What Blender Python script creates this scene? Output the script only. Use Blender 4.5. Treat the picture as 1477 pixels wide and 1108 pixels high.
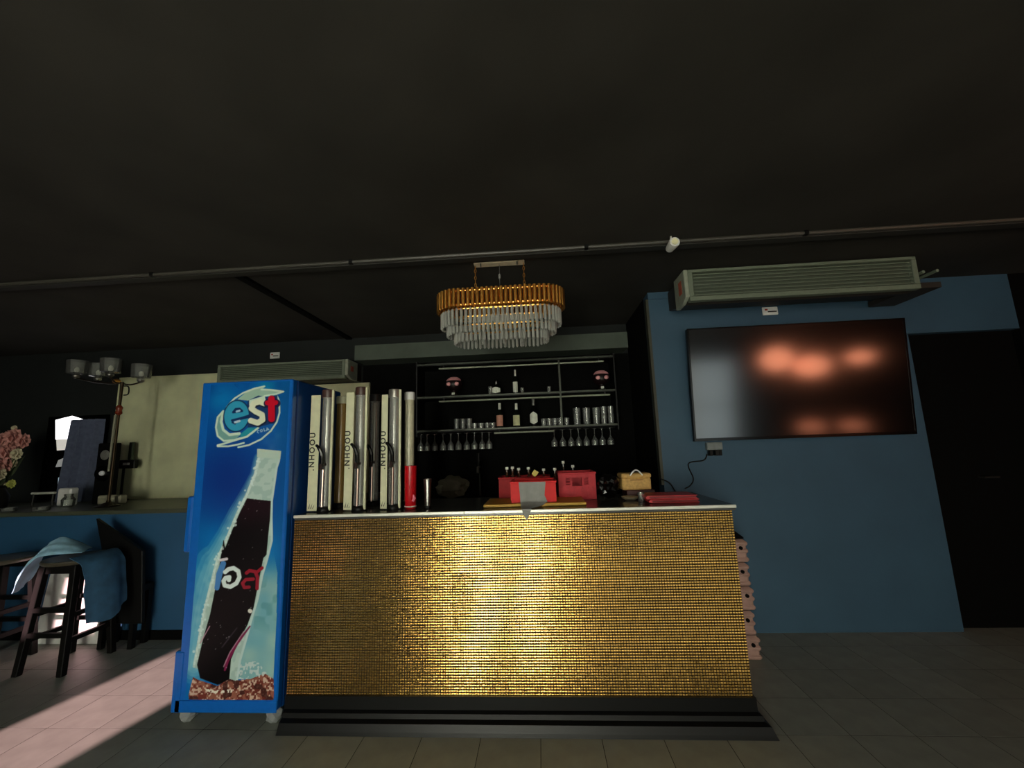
import bpy, bmesh, math, random
import numpy as np
from mathutils import Vector, Matrix, noise
random.seed(7)
scn = bpy.context.scene
for o in list(bpy.data.objects): bpy.data.objects.remove(o)
COL = scn.collection

# ------------------------------------------------------------------ camera
F, HC = 590.0, 1.43
def _axes(p, r, y):
    cp, sp, cy, sy = math.cos(p), math.sin(p), math.cos(y), math.sin(y)
    f = Vector((-sy*cp, cy*cp, sp)); rt = Vector((cy, sy, 0)); up = rt.cross(f)
    return rt*math.cos(r)+up*math.sin(r), -rt*math.sin(r)+up*math.cos(r), f
CR, CU, CF = _axes(*[math.radians(a) for a in (8.9, -1.94, 3.6)])
cam_d = bpy.data.cameras.new('camera'); cam = bpy.data.objects.new('camera', cam_d); COL.objects.link(cam)
cam_d.sensor_width = 36; cam_d.lens = F/1477*36; cam_d.clip_start = .02
cam.matrix_world = Matrix(((CR.x, CU.x, -CF.x, 0), (CR.y, CU.y, -CF.y, 0), (CR.z, CU.z, -CF.z, HC), (0, 0, 0, 1)))
scn.camera = cam
def ray(x, y): return CF*F + CR*(x-738.5) - CU*(y-554)
def P(x, y, Y): d = ray(x, y); return Vector((0, 0, HC)) + d*(Y/d.y)          # pixel on the plane at depth Y
def PZ(x, y, Z): d = ray(x, y); return Vector((0, 0, HC)) + d*((Z-HC)/d.z)    # pixel on the level Z
def proj(p):
    v = Vector(p)-Vector((0, 0, HC)); z = v.dot(CF)
    return (738.5+F*v.dot(CR)/z, 554-F*v.dot(CU)/z) if z > .05 else (-9999, 0)

# ------------------------------------------------------------------ light
def lin(c): return tuple(((v/255)/12.92 if v <= 10 else ((v/255+.055)/1.055)**2.4) for v in c)
w = bpy.data.worlds.new('world'); scn.world = w; w.use_nodes = True
w.node_tree.nodes['Background'].inputs[0].default_value = (.62, .74, .9, 1)
w.node_tree.nodes['Background'].inputs[1].default_value = .35
sun_d = bpy.data.lights.new('sun', 'SUN'); sun_d.energy = 13; sun_d.angle = math.radians(.7); sun_d.color = (1, .60, .61)
sun = bpy.data.objects.new('sun', sun_d); COL.objects.link(sun)
SUN_DIR = Vector((.2, 1, -.323)).normalized()
sun.rotation_euler = SUN_DIR.to_track_quat('-Z', 'Y').to_euler(); sun.location = (-4, -8, 5)
PANE = 27.0                      # daylight radiance of the frosted panes in the wall behind the camera
vs = scn.view_settings; vs.view_transform = 'Standard'; vs.look = 'None'; vs.gamma = 1; vs.exposure = 0.2; vs.use_curve_mapping = False

# ------------------------------------------------------------------ materials
MATS = {}
def mat(name, col, rough=.5, metal=0, var=.12, scale=30, bump=0, spec=.5, emit=0, trans=0, ior=1.5, coat=0, obj_rand=0, srgb=True):
    if name in MATS: return MATS[name]
    m = bpy.data.materials.new(name); m.use_nodes = True; nt = m.node_tree; b = nt.nodes['Principled BSDF']
    c = lin(col) if srgb else col
    tc = nt.nodes.new('ShaderNodeTexCoord'); nz = nt.nodes.new('ShaderNodeTexNoise')
    nz.inputs['Scale'].default_value = scale; nz.inputs['Detail'].default_value = 4
    nt.links.new(tc.outputs['Object'], nz.inputs['Vector'])
    rp = nt.nodes.new('ShaderNodeValToRGB')
    rp.color_ramp.elements[0].position = .3; rp.color_ramp.elements[1].position = .7
    rp.color_ramp.elements[0].color = (*[v*(1-var) for v in c], 1); rp.color_ramp.elements[1].color = (*[min(1, v*(1+var)) for v in c], 1)
    nt.links.new(nz.outputs['Fac'], rp.inputs['Fac']); src = rp.outputs['Color']
    if obj_rand:
        oi = nt.nodes.new('ShaderNodeObjectInfo'); mr = nt.nodes.new('ShaderNodeMapRange')
        mr.inputs['To Min'].default_value = 1-obj_rand; mr.inputs['To Max'].default_value = 1+obj_rand
        nt.links.new(oi.outputs['Random'], mr.inputs['Value'])
        mx = nt.nodes.new('ShaderNodeVectorMath'); mx.operation = 'SCALE'
        nt.links.new(src, mx.inputs[0]); nt.links.new(mr.outputs['Result'], mx.inputs['Scale']); src = mx.outputs['Vector']
    nt.links.new(src, b.inputs['Base Color'])
    b.inputs['Roughness'].default_value = rough; b.inputs['Metallic'].default_value = metal
    b.inputs['Specular IOR Level'].default_value = spec; b.inputs['IOR'].default_value = ior
    b.inputs['Transmission Weight'].default_value = trans; b.inputs['Coat Weight'].default_value = coat
    if emit: b.inputs['Emission Color'].default_value = (*c, 1); b.inputs['Emission Strength'].default_value = emit
    if bump:
        bp = nt.nodes.new('ShaderNodeBump'); bp.inputs['Strength'].default_value = bump; bp.inputs['Distance'].default_value = .01
        nt.links.new(nz.outputs['Fac'], bp.inputs['Height']); nt.links.new(bp.outputs['Normal'], b.inputs['Normal'])
    MATS[name] = m; return m
def clear(name, tint=(1, 1, 1), alpha=.75, rough=.08):      # thin clear plastic or glass: a glossy coat over a see-through body
    if name in MATS: return MATS[name]
    m = bpy.data.materials.new(name); m.use_nodes = True; nt = m.node_tree; nt.nodes.remove(nt.nodes['Principled BSDF'])
    out = nt.nodes['Material Output']; tr = nt.nodes.new('ShaderNodeBsdfTransparent'); tr.inputs[0].default_value = (*tint, 1)
    gl = nt.nodes.new('ShaderNodeBsdfGlossy'); gl.inputs['Roughness'].default_value = rough
    df = nt.nodes.new('ShaderNodeBsdfDiffuse'); df.inputs[0].default_value = (*[.6*t for t in tint], 1)
    fr = nt.nodes.new('ShaderNodeFresnel'); fr.inputs['IOR'].default_value = 1.6
    m1 = nt.nodes.new('ShaderNodeMixShader'); m1.inputs[0].default_value = alpha
    nt.links.new(df.outputs[0], m1.inputs[1]); nt.links.new(tr.outputs[0], m1.inputs[2])
    m2 = nt.nodes.new('ShaderNodeMixShader'); nt.links.new(fr.outputs[0], m2.inputs[0])
    nt.links.new(m1.outputs[0], m2.inputs[1]); nt.links.new(gl.outputs[0], m2.inputs[2]); nt.links.new(m2.outputs[0], out.inputs['Surface'])
    MATS[name] = m; return m

M_tile = mat('grey_floor_tile', (138, 142, 133), .5, var=.12, scale=9, obj_rand=.06)
M_grout = mat('grout', (26, 26, 24), .9)
M_ceil = mat('black_ceiling_paint', (54, 52, 48), .8, var=.25, scale=1.6, spec=.25)
M_ceil2 = mat('dark_ceiling_trim', (44, 43, 40), .6)
M_blue = mat('blue_wall_paint', (54, 84, 106), .6, var=.08, scale=3, bump=.03)
M_bluel = mat('deep_blue_paint', (40, 84, 120), .55, var=.08, scale=3)
M_dkwall = mat('dark_green_black_wall', (17, 22, 22), .8, var=.2, scale=4)
M_black = mat('black_paint', (7, 7, 7), .5, var=.15, spec=.3)
M_blackm = mat('matt_black', (4, 4, 4), .85, spec=.12)
M_gloss = mat('gloss_black', (5, 5, 5), .2)
M_gold = mat('gold_mirror_mosaic', (231, 184, 100), .18, 1, var=.1, scale=25)
M_brass = mat('polished_brass', (246, 182, 92), .36, 1, var=.06)
M_alu = mat('white_aluminium', (225, 225, 215), .35, .3, var=.05)
M_steel = mat('brushed_steel', (170, 170, 165), .3, 1, var=.08)
M_cream = mat('cream_board', (206, 208, 168), .75, var=.14, scale=3.4)
M_ivory = mat('ivory_plastic', (214, 214, 180), .45, var=.05)
M_white = mat('white_plastic', (225, 225, 222), .45, var=.04)
M_red = mat('bright_red_plastic', (214, 4, 12), .5, var=.06, spec=.25)
M_dred = mat('faded_red_plastic', (184, 38, 50), .55, var=.14, spec=.3)
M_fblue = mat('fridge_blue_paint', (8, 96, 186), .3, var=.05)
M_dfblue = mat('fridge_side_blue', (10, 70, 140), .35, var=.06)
M_wood = mat('dark_stained_wood', (11, 10, 9), .55, var=.25, spec=.2, scale=12)
M_yellow = mat('yellow_wood_board', (214, 168, 66), .5, var=.12, scale=14)
M_grey = mat('grey_duct_tape', (132, 132, 128), .55, var=.1, bump=.1)
M_tan = mat('woven_tan', (198, 158, 92), .7, var=.18, scale=60, bump=.2)
M_pinkcr = mat('faded_pink_plastic', (166, 132, 122), .55, var=.18, scale=12)
M_acg = mat('grey_green_metal', (112, 122, 106), .5, var=.08)
M_acd = mat('air_con_dark_pan', (46, 42, 38), .6)
M_cl1 = mat('light_blue_cloth', (150, 196, 220), .9, var=.22, scale=14, bump=.2)
M_cl2 = mat('teal_blue_cloth', (50, 92, 124), .9, var=.22, scale=14, bump=.2)
M_glass = clear('clear_glass', (.96, .98, .95), .86, .09)
M_crys = clear('crystal', (.97, .98, .93), .55, .08)
M_tube = clear('clear_tube', (.96, .97, .93), .74, .16)
M_amber = clear('amber_tube', (.78, .5, .14), .4, .2)
M_ink = mat('dark_ink', (40, 40, 36), .7)

# ------------------------------------------------------------------ mesh helpers
ORG = {}
ORD = ['first', 'second', 'third', 'fourth', 'fifth', 'sixth', 'seventh', 'eighth', 'ninth', 'tenth']
class MB:
    def __init__(s): s.v = []; s.f = []
    def add(s, vs_, fs): n = len(s.v); s.v += [tuple(a) for a in vs_]; s.f += [[i+n for i in f] for f in fs]; return s
    def box(s, x0, x1, y0, y1, z0, z1):
        return s.add([(x, y, z) for z in (z0, z1) for y in (y0, y1) for x in (x0, x1)],
                     [(0, 2, 3, 1), (4, 5, 7, 6), (0, 1, 5, 4), (2, 6, 7, 3), (0, 4, 6, 2), (1, 3, 7, 5)])
    def hexa(s, a, b):          # two quads of four points (bottom ring, top ring, same winding)
        return s.add(list(a)+list(b), [(3, 2, 1, 0), (4, 5, 6, 7)]+[(i, (i+1) % 4, 4+(i+1) % 4, 4+i) for i in range(4)])
    def path(s, pts, r, n=8, cap=True):
        pts = [Vector(p) for p in pts]; rings = []; ref = None
        rr = r if hasattr(r, '__len__') else [r]*len(pts)
        for i, p in enumerate(pts):
            t = (pts[min(i+1, len(pts)-1)]-pts[max(i-1, 0)]).normalized()
            if ref is None: ref = t.orthogonal().normalized()
            ref = (ref-t*ref.dot(t)).normalized(); bi = t.cross(ref)
            rings.append([p+(ref*math.cos(2*math.pi*k/n)+bi*math.sin(2*math.pi*k/n))*rr[i] for k in range(n)])
        vs_ = [q for ring in rings for q in ring]
        fs = [(i*n+k, i*n+(k+1) % n, (i+1)*n+(k+1) % n, (i+1)*n+k) for i in range(len(pts)-1) for k in range(n)]
        if cap: fs += [tuple(range(n-1, -1, -1)), tuple(range((len(pts)-1)*n, len(pts)*n))]
        return s.add(vs_, fs)
    def lathe(s, prof, n=16, c=(0, 0, 0), flip=1):
        vs_ = [(c[0]+r*math.cos(2*math.pi*k/n), c[1]+r*math.sin(2*math.pi*k/n), c[2]+flip*z) for r, z in prof for k in range(n)]
        m = len(prof)
        fs = [(i*n+k, i*n+(k+1) % n, (i+1)*n+(k+1) % n, (i+1)*n+k) for i in range(m-1) for k in range(n)]
        fs += [tuple(range(n-1, -1, -1)), tuple(range((m-1)*n, m*n))]
        return s.add(vs_, fs)
    def prism(s, pts, d):       # closed outline of 3D points pushed along d
        n = len(pts); d = Vector(d); pts = [Vector(p) for p in pts]
        return s.add(pts+[p+d for p in pts], [tuple(range(n)), tuple(range(2*n-1, n-1, -1))]+[(i, n+i, n+(i+1) % n, (i+1) % n) for i in range(n)])
    def sheet(s, rows, th):     # grid of points turned into a thin solid
        h, wd = len(rows), len(rows[0]); g = [[Vector(p) for p in r] for r in rows]; top = []; bot = []
        for i in range(h):
            for j in range(wd):
                a = g[min(i+1, h-1)][j]-g[max(i-1, 0)][j]; b = g[i][min(j+1, wd-1)]-g[i][max(j-1, 0)]
                nn = a.cross(b); nn = nn.normalized() if nn.length > 1e-9 else Vector((0, 0, 1))
                top.append(g[i][j]+nn*th/2); bot.append(g[i][j]-nn*th/2)
        N = h*wd; fs = []
        for i in range(h-1):
            for j in range(wd-1):
                a, b, c, d = i*wd+j, i*wd+j+1, (i+1)*wd+j+1, (i+1)*wd+j
                fs += [(a, b, c, d), (N+d, N+c, N+b, N+a)]
        rim = [j for j in range(wd)]+[i*wd+wd-1 for i in range(1, h)]+[(h-1)*wd+j for j in range(wd-2, -1, -1)]+[i*wd for i in range(h-2, 0, -1)]
        fs += [(rim[k], N+rim[k], N+rim[(k+1) % len(rim)], rim[(k+1) % len(rim)]) for k in range(len(rim))]
        return s.add(top+bot, fs)
    def blob(s, c, r, sub=2, amp=0, fr=3, sc=(1, 1, 1), seed=0):
        bm = bmesh.new(); bmesh.ops.create_icosphere(bm, subdivisions=sub, radius=1); bm.verts.index_update()
        vs_ = [Vector(c)+Vector((v.co.x*sc[0], v.co.y*sc[1], v.co.z*sc[2]))*r*(1+amp*noise.noise(v.co*fr+Vector((seed*3.1, seed, 0)))) for v in bm.verts]
        fs = [[v.index for v in f.verts] for f in bm.faces]; bm.free(); return s.add(vs_, fs)
    def mesh(s, name, m, org=(0, 0, 0), bevel=0, smooth=False):
        me = bpy.data.meshes.new(name); o = Vector(org)
        me.from_pydata([tuple(Vector(v)-o) for v in s.v], [], s.f)
        bm = bmesh.new(); bm.from_mesh(me); bmesh.ops.recalc_face_normals(bm, faces=bm.faces)
        if bevel:
            bmesh.ops.bevel(bm, geom=[e for e in bm.edges if len(e.link_faces) == 2 and e.calc_face_angle(0) > .6], offset=bevel, segments=1, affect='EDGES')
        bm.to_mesh(me); bm.free()
        if smooth:
            for p in me.polygons: p.use_smooth = True
            me.set_sharp_from_angle(angle=.7)
        if m: me.materials.append(m)
        return me
    def build(s, name, m, parent=None, bevel=0, smooth=False, org=None):
        og = ORG.get(parent.name, Vector()) if parent else Vector(org or (0, 0, 0))
        o = bpy.data.objects.new(name, s.mesh(name, m, og, bevel, smooth)); COL.objects.link(o)
        if parent: o.parent = parent
        else: o.location = og
        ORG[o.name] = og; return o
def tag(o, label=None, cat=None, group=None, kind=None):
    for k, v in (('label', label), ('category', cat), ('group', group), ('kind', kind)):
        if v: o[k] = v
    return o
def thing(name, label, cat, loc=(0, 0, 0), group=None):
    o = bpy.data.objects.new(name, None); COL.objects.link(o); o.location = loc; o.empty_display_size = .05
    ORG[o.name] = Vector(loc); return tag(o, label, cat, group)
def dup(root, loc, rotz=None, label=None, scale=None):
    r = root.copy(); COL.objects.link(r); r.location = loc; ORG[r.name] = Vector(loc)
    if rotz is not None: r.rotation_euler = (0, 0, rotz)
    if scale: r.scale = scale
    if label: r['label'] = label
    for ch in list(root.children):
        c = ch.copy(); COL.objects.link(c); c.parent = r
        for g in list(ch.children):
            d = g.copy(); COL.objects.link(d); d.parent = c
    return r
def inst(name, me, parent, loc, rot=(0, 0, 0), scale=None):     # a piece that shares its mesh
    o = bpy.data.objects.new(name, me); COL.objects.link(o); o.parent = parent
    o.location = Vector(loc)-ORG.get(parent.name, Vector()); o.rotation_euler = rot
    if scale: o.scale = scale
    return o
def box(name, m, b, parent=None, bevel=0): return MB().box(*b).build(name, m, parent, bevel)
def struct(o): o['kind'] = 'structure'; return o
def text_mesh(body, size, m, name, extrude=.0004):
    cu = bpy.data.curves.new(name, 'FONT'); cu.body = body; cu.size = size; cu.extrude = extrude; cu.space_character = 1.35; cu.offset = .0011; cu.align_x = 'CENTER'; cu.align_y = 'CENTER'
    t = bpy.data.objects.new(name+'_tmp', cu); COL.objects.link(t)
    me = bpy.data.meshes.new_from_object(t.evaluated_get(bpy.context.evaluated_depsgraph_get())); me.name = name
    bpy.data.objects.remove(t); me.materials.clear(); me.materials.append(m); return me

# ------------------------------------------------------------------ the room
ZC = 2.70                        # ceiling
YF, YB, YH, YR = -3.2, 4.3, 3.38, 3.43
XL, XR = -6.4, 5.4
floor = struct(box('floor', M_grout, (XL, XR, YF, YB, -.06, -.0004)))
tile_me = MB().hexa([(-.1485, -.1485, 0), (.1485, -.1485, 0), (.1485, .1485, 0), (-.1485, .1485, 0)],
                    [(-.1484, -.1484, .0045), (.1484, -.1484, .0045), (.1484, .1484, .0045), (-.1484, .1484, .0045)]).mesh('tile', M_tile)
far = MB(); cnt = 0
for i in range(-21, 18):
    for j in range(-19, 7):
        cx, cy = -.06+.3*i+.15, 2.325+.3*j+.15
        if not (XL+.15 < cx < XR-.15 and YF+.15 < cy < YB-.15): continue
        u, v = proj((cx, cy, 0))
        seen = -60 < u < 1530 and v < 1150 and cy > 1.6 and not (cx < -1.7 and cy > YH+.12) and not (-1.2 < cx < .85 and cy > 2.4) and not (cx > .85 and cy > YR+.1 and cx < 3)
        if seen and cnt < 300: inst('tile', tile_me, floor, (cx, cy, -.0045)); cnt += 1
        else:
            far.hexa([(cx+a*.1485, cy+b*.1485, -.0045) for a, b in ((-1, -1), (1, -1), (1, 1), (-1, 1))],
                     [(cx+a*.147, cy+b*.147, 0) for a, b in ((-1, -1), (1, -1), (1, 1), (-1, 1))])
tag(far.build('tile_field', M_tile, floor), kind='stuff')
ceiling = struct(box('ceiling', M_ceil, (XL, XR, YF, YB, ZC, ZC+.1)))
struct(box('trim_1', M_ceil2, (XL, XR, 2.50, 2.56, ZC-.03, ZC)))
struct(box('trim_2', M_blackm, (-2.09, -2.03, 2.56, YB-.02, ZC-.02, ZC)))
struct(box('wall_back', M_dkwall, (XL, XR, YB, YB+.1, -.06, ZC+.1)))
struct(box('wall_alcove_back', M_blackm, (-1.9, .97, YB-.006, YB, -.004, 2.38)))
struct(box('wall_left', M_blackm, (XL-.1, XL, YF, YB, -.06, ZC+.1)))
struct(box('wall_right', M_blackm, (XR, XR+.1, YF, YB, -.06, ZC+.1)))
# wall behind the camera: open doorway, added sun slot, two frosted lights and a glazed door
XS = [XL, -5.3, -4.78, -4.12, -3.42, -1.56, -1.06, -.52, -.08, 3.55, 4.6, XR]
wf = MB()
def ww(x0, x1, z0, z1): wf.box(x0, x1, YF-.12, YF, z0, z1)
ww(XS[0], XS[1], -.06, ZC); ww(XS[1], XS[2], -.06, 2.2); ww(XS[1], XS[2], 2.66, ZC); ww(XS[2], XS[3], -.06, ZC)  # high slot added so the sun reaches the white panel
ww(XS[3], XS[4], 2.1, ZC); ww(XS[4], XS[5], -.06, ZC); ww(XS[5], XS[10], 2.25, ZC); ww(XS[5], XS[10], -.06, 0.0); ww(XS[10], XS[11], -.06, ZC)
struct(wf.build('wall_front', M_blackm))
def pane_mat(name, col, k): return mat(name, col, .4, emit=k, var=.03)
DAY = (252, 252, 232)
for n, (x0, x1, z0, z1, col, k) in enumerate([(XS[5], XS[6], .002, 2.25, DAY, PANE), (XS[7], XS[8], .002, 2.25, DAY, PANE*.9), (XS[9], XS[10], .002, 2.25, (220, 238, 240), PANE*.034), (XS[6], XS[7], .002, 2.25, DAY, PANE*.035), (XS[8], XS[9], .002, 2.25, DAY, PANE*.03)]):  # last two: dim glowing panes added to brighten the gold front
    wn = struct(MB().box(x0, x1, YF-.08, YF-.07, z0, z1).build('window_%d' % (n+2), pane_mat('frosted_glow_%d' % n, col, k)))
    fr = MB()
    for a in (x0, x1-.04): fr.box(a, a+.04, YF-.069, YF-.02, z0, z1)
    for z in (z0, (z0+z1)/2, z1-.04): fr.box(x0+.04, x1-.04, YF-.069, YF-.02, z, z+.04)
    fr.build('window_frame', M_black, wn)

# blue wall with the television, its pier and the lintel over the dark door
XA, XD, XE = .97, 3.015, 3.86
wr = MB(); wr.box(XA, XD, YR, YR+.12, -.004, ZC); wr.box(XD, XE, YR, YR+.12, 2.24, ZC)
wr = struct(wr.build('wall_back_right', M_blue))
MB().box(XA, 1.19, YR-.018, YR, -.004, ZC-.06).build('pier', M_blue, wr)
MB().box(XA, 1.26, YR-.03, YR, ZC-.06, ZC).build('cornice', M_blue, wr)
struct(box('wall_alcove_right', M_blackm, (XA, XA+.1, YR+.12, YB, -.004, ZC)))
struct(box('trim_3', mat('dark_olive_trim', (58, 58, 44), .5), (XA-.022, XA, YR-.03, YR+.03, 1.1, ZC-.06)))
struct(box('wall_door_right', M_blackm, (XE, XR, YR, YR+.12, -.004, ZC)))
door = struct(box('door_1', M_blackm, (XD, XE, YR+.06, YR+.1, .002, 2.24)))
dh = P(1427, 688, YR+.04)
MB().path([(dh.x-.055, YR+.06, dh.z), (dh.x-.055, YR+.02, dh.z), (dh.x+.05, YR+.02, dh.z)], .008).build('handle', M_steel, door, smooth=True)

# low blue wall with a deep ledge on the left
XH = -1.62
wh = struct(box('wall_half', M_bluel, (XL, XH, YH, YB, -.004, .985)))
box('ledge', mat('cream_ledge', (74, 78, 64), .4, var=.15, scale=5), (XL, XH, YH-.012, YB, .985, 1.02), wh, .004)
ZL = 1.02
struct(box('baseboard_half', M_blackm, (XL, XH, YH-.012, YH, 0, .07)))
# window with a gap of daylight between dark curtains
a, b = P(78, 604, YB), P(146, 712, YB)
wo = struct(MB().box(a.x-.05, b.x, YB-.012, YB-.001, ZL+.02, a.z+.02).build('window_1', M_gloss))
pA, pB = P(79, 606, YB-.02), P(116, 633, YB-.02)
MB().prism([P(80, 606, YB-.02), P(104, 600, YB-.02), P(122, 606, YB-.02), P(112, 633, YB-.02), P(80, 634, YB-.02)], (0, .007, 0)).build('bright_pane', pane_mat('daylight_gap', (255, 250, 255), 2.2), wo)
MB().prism([P(81, 634, YB-.02), P(112, 633, YB-.02), P(107, 648, YB-.02), P(82, 650, YB-.02)], (0, .007, 0)).build('lower_glow', pane_mat('grey_daylight_gap', (190, 186, 176), .9), wo)
MB().prism([P(84, 664, YB-.02), P(104, 655, YB-.02), P(102, 672, YB-.02), P(80, 674, YB-.02)], (0, .007, 0)).build('lower_glow', pane_mat('glowing_grey_piece', (150, 150, 148), .5), wo)  # glowing piece standing in for a pale grey object below the gap
MB().prism([P(84, 689, YB-.02), P(98, 687, YB-.02), P(96, 703, YB-.02), P(83, 704, YB-.02)], (0, .007, 0)).build('lower_glow', pane_mat('glowing_blue_piece', (150, 170, 184), .7), wo)  # another added glow, in place of a pale blue object

# ------------------------------------------------------------------ bar counter
BX0, BX1, BY0, BY1, BZ0, BZ1 = -1.43, 1.016, 2.36, 2.95, .148, 1.08
bar = thing('bar_counter', 'bar counter faced with small gold mirror mosaic tiles on a flared black plinth', 'bar counter', (-.2, 2.65, 0))
MB().box(BX0, BX1-.012, BY0+.006, BY1, .01, 1.06).build('carcass', mat('bar_side_black', (30, 16, 14), .4), bar)
MB().box(BX0, BX1, BY0, BY0+.006, BZ0, BZ1-.005).build('mosaic_backing', mat('brown_grout', (30, 20, 7), .7), bar)
PT = .01385; nx, nz = int((BX1-BX0)/PT), int((BZ1-BZ0-.004)/PT)
mo = MB(); sheets = {}
for i in range(nx):
    for j in range(nz):
        x, z = BX0+(i+.5)*(BX1-BX0)/nx, BZ0+(j+.5)*(BZ1-.005-BZ0)/nz
        key = (i//22, j//22)
        if key not in sheets: sheets[key] = (random.gauss(0, .006), random.gauss(0, .007))
        q = Vector((x*2.2, z*1.6, .3))
        tx = sheets[key][0]+random.gauss(0, .007)+.018*noise.noise(q)
        tz = sheets[key][1]+random.gauss(0, .012)+.03*noise.noise(q+Vector((9, 4, 2)))
        hh, hi = PT*.44, PT*.385
        vv = [(x+sx*hh, BY0+.001, z+sz_*hh) for sz_ in (-1, 1) for sx in (-1, 1)]
        for f_, dy in ((-1, 0), (-.34, .00075), (.34, .00075), (1, 0)):      # a pillowed face: low, middle and high strips
            for sx in (-1, 1): vv.append((x+sx*hi, BY0-.0022-dy-tx*sx*hi-tz*f_*hi, z+f_*hi))
        mo.add(vv, [(4, 5, 7, 6), (6, 7, 9, 8), (8, 9, 11, 10), (0, 1, 5, 4), (10, 11, 3, 2), (0, 4, 6, 8, 10, 2), (1, 3, 11, 9, 7, 5)])
tag(mo.build('mosaic_tiles', M_gold, bar), 'gold mirror mosaic tiles in a square grid', kind='stuff')
prof = [(-.004, .15), (.012, .15), (.014, .088), (.03, .078), (.034, .056), (.058, .046), (.072, .016), (.08, .001), (-.004, .001)]
sk = MB(); vs_ = []
for d, z in prof: vs_ += [(BX0, BY0-d, z), (BX1+d*.85, BY0-d, z), (BX1+d*.85, BY1, z)]
n = len(prof)
sk.add(vs_, [(3*i+c, 3*i+c+1, 3*((i+1) % n)+c+1, 3*((i+1) % n)+c) for i in range(n) for c in (0, 1)]+[tuple(3*i for i in range(n)), tuple(3*i+2 for i in range(n))])
sk.build('plinth_moulding', mat('black_gloss_plinth', (6, 7, 8), .4, spec=.3), bar)
TZ = 1.088
MB().box(BX0, BX1+.02, BY0-.004, BY1+.05, 1.06, TZ).build('countertop', mat('dark_grey_laminate', (62, 62, 60), .25, var=.1), bar, .002)
xj = P(670, 742, BY0).x
for x0, x1 in ((BX0, xj-.001), (xj+.001, BX1+.02)):
    MB().box(x0, x1, BY0-.016, BY0-.004, 1.074, TZ+.002).build('edge_strip', M_alu, bar, .002)

# ------------------------------------------------------------------ drinks cooler with its printed door
FX0, FX1, FY, FD, FZ0, FZ1 = -2.035, -1.462, 2.33, .6, .075, 1.885
fr = thing('drinks_cooler', 'tall blue drinks cooler with a cola bottle printed on its door', 'cooler', ((FX0+FX1)/2, FY+FD/2, 0))
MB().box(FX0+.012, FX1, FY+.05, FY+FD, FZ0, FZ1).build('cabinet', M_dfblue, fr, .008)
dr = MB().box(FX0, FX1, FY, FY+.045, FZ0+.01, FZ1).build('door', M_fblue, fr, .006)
h0, h1 = P(268, 716, FY+.02), P(264, 796, FY+.02)
MB().box(FX0-.035, FX0, FY-.002, FY+.05, h1.z, h0.z).build('handle', M_fblue, dr, .008)
MB().box(FX0-.026, FX0+.03, FY-.004, FY+.06, FZ0, P(258, 940, FY).z).build('kick_block', M_fblue, fr, .006)
MB().box(FX0-.0, FX1, FY-.004, FY, FZ0+.004, FZ0+.062).build('bottom_rail', M_fblue, dr, .001)
M_wrap = clear('plastic_wrap', (.85, .9, .9), .45, .12)
for cx, cy in ((FX0+.03, FY+.07), (FX1-.05, FY+.07), (FX0+.06, FY+FD-.08), (FX1-.06, FY+FD-.08)):
    c = MB(); c.path([(cx-.014, cy, .03), (cx+.014, cy, .03)], .028, 14); c = c.build('caster', mat('caster_rubber', (60, 64, 66), .6), fr, smooth=True)
    MB().box(cx-.02, cx+.02, cy-.02, cy+.02, .05, FZ0).build('caster_fork', M_steel, c)
    if cy < FY+.2: MB().blob((cx, cy-.005, .04), .043, 2, .3, 2.5, (1, 1, .92), cx).build('plastic_wrapping', M_wrap, c)

# the print: a flat colour picture worked out on a fine grid
PX0, PX1, PZ0, PZ1 = FX0+.055, FX1-.02, FZ0+.066, FZ1-.012
GW, GH = 190, 620
xs = np.linspace(PX0, PX1, GW); zs = np.linspace(PZ0, PZ1, GH)
gx, gz = np.meshgrid(xs, zs)
d_ = np.stack([gx, np.full_like(gx, FY-.003), gz-HC], -1)
ax = np.array([CR, CU, CF]); den = d_ @ ax[2]
U_ = 738.5+F*(d_ @ ax[0])/den; V_ = 554-F*(d_ @ ax[1])/den
def seg(pts, W, closed=False):              # coverage of a stroke through points (photograph pixels)
    best = np.full(U_.shape, 1e9); pp = pts+[pts[0]] if closed else pts
    ws = W if hasattr(W, '__len__') else [W]*len(pp)
    for i in range(len(pp)-1):
        (x0, y0), (x1, y1) = pp[i], pp[i+1]; dx, dy = x1-x0, y1-y0
        t = np.clip(((U_-x0)*dx+(V_-y0)*dy)/(dx*dx+dy*dy+1e-9), 0, 1)
        best = np.minimum(best, np.hypot(U_-x0-t*dx, V_-y0-t*dy)-(ws[i]*(1-t)+ws[i+1]*t)/2)
    return np.clip(.5-best/.9, 0, 1)
def inside(pts):
    r = np.zeros(U_.shape, bool); n = len(pts)
    for i in range(n):
        (x0, y0), (x1, y1) = pts[i], pts[(i+1) % n]
        if y0 == y1: continue
        r ^= ((y0 > V_) != (y1 > V_)) & (U_ < (x1-x0)*(V_-y0)/(y1-y0)+x0)
    return r.astype(float)
def soft(pts, W): return np.clip(inside(pts)+seg(pts, W, True), 0, 1)
rng = np.random.default_rng(3)
def vnoise(s, seed=0):
    r = np.random.default_rng(seed); g = r.random((int(GH/s)+3, int(GW/s)+3))
    yy, xx = np.mgrid[0:GH, 0:GW]/s; y0, x0 = yy.astype(int), xx.astype(int); fy, fx = yy-y0, xx-x0
    fy, fx = fy*fy*(3-2*fy), fx*fx*(3-2*fx)
    return (g[y0, x0]*(1-fx)+g[y0, x0+1]*fx)*(1-fy)+(g[y0+1, x0]*(1-fx)+g[y0+1, x0+1]*fx)*fy
img = np.zeros(U_.shape+(3,))
def paint(a, c):
    global img
    img = img*(1-a[..., None])+np.array(c, float)*a[..., None]
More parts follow.
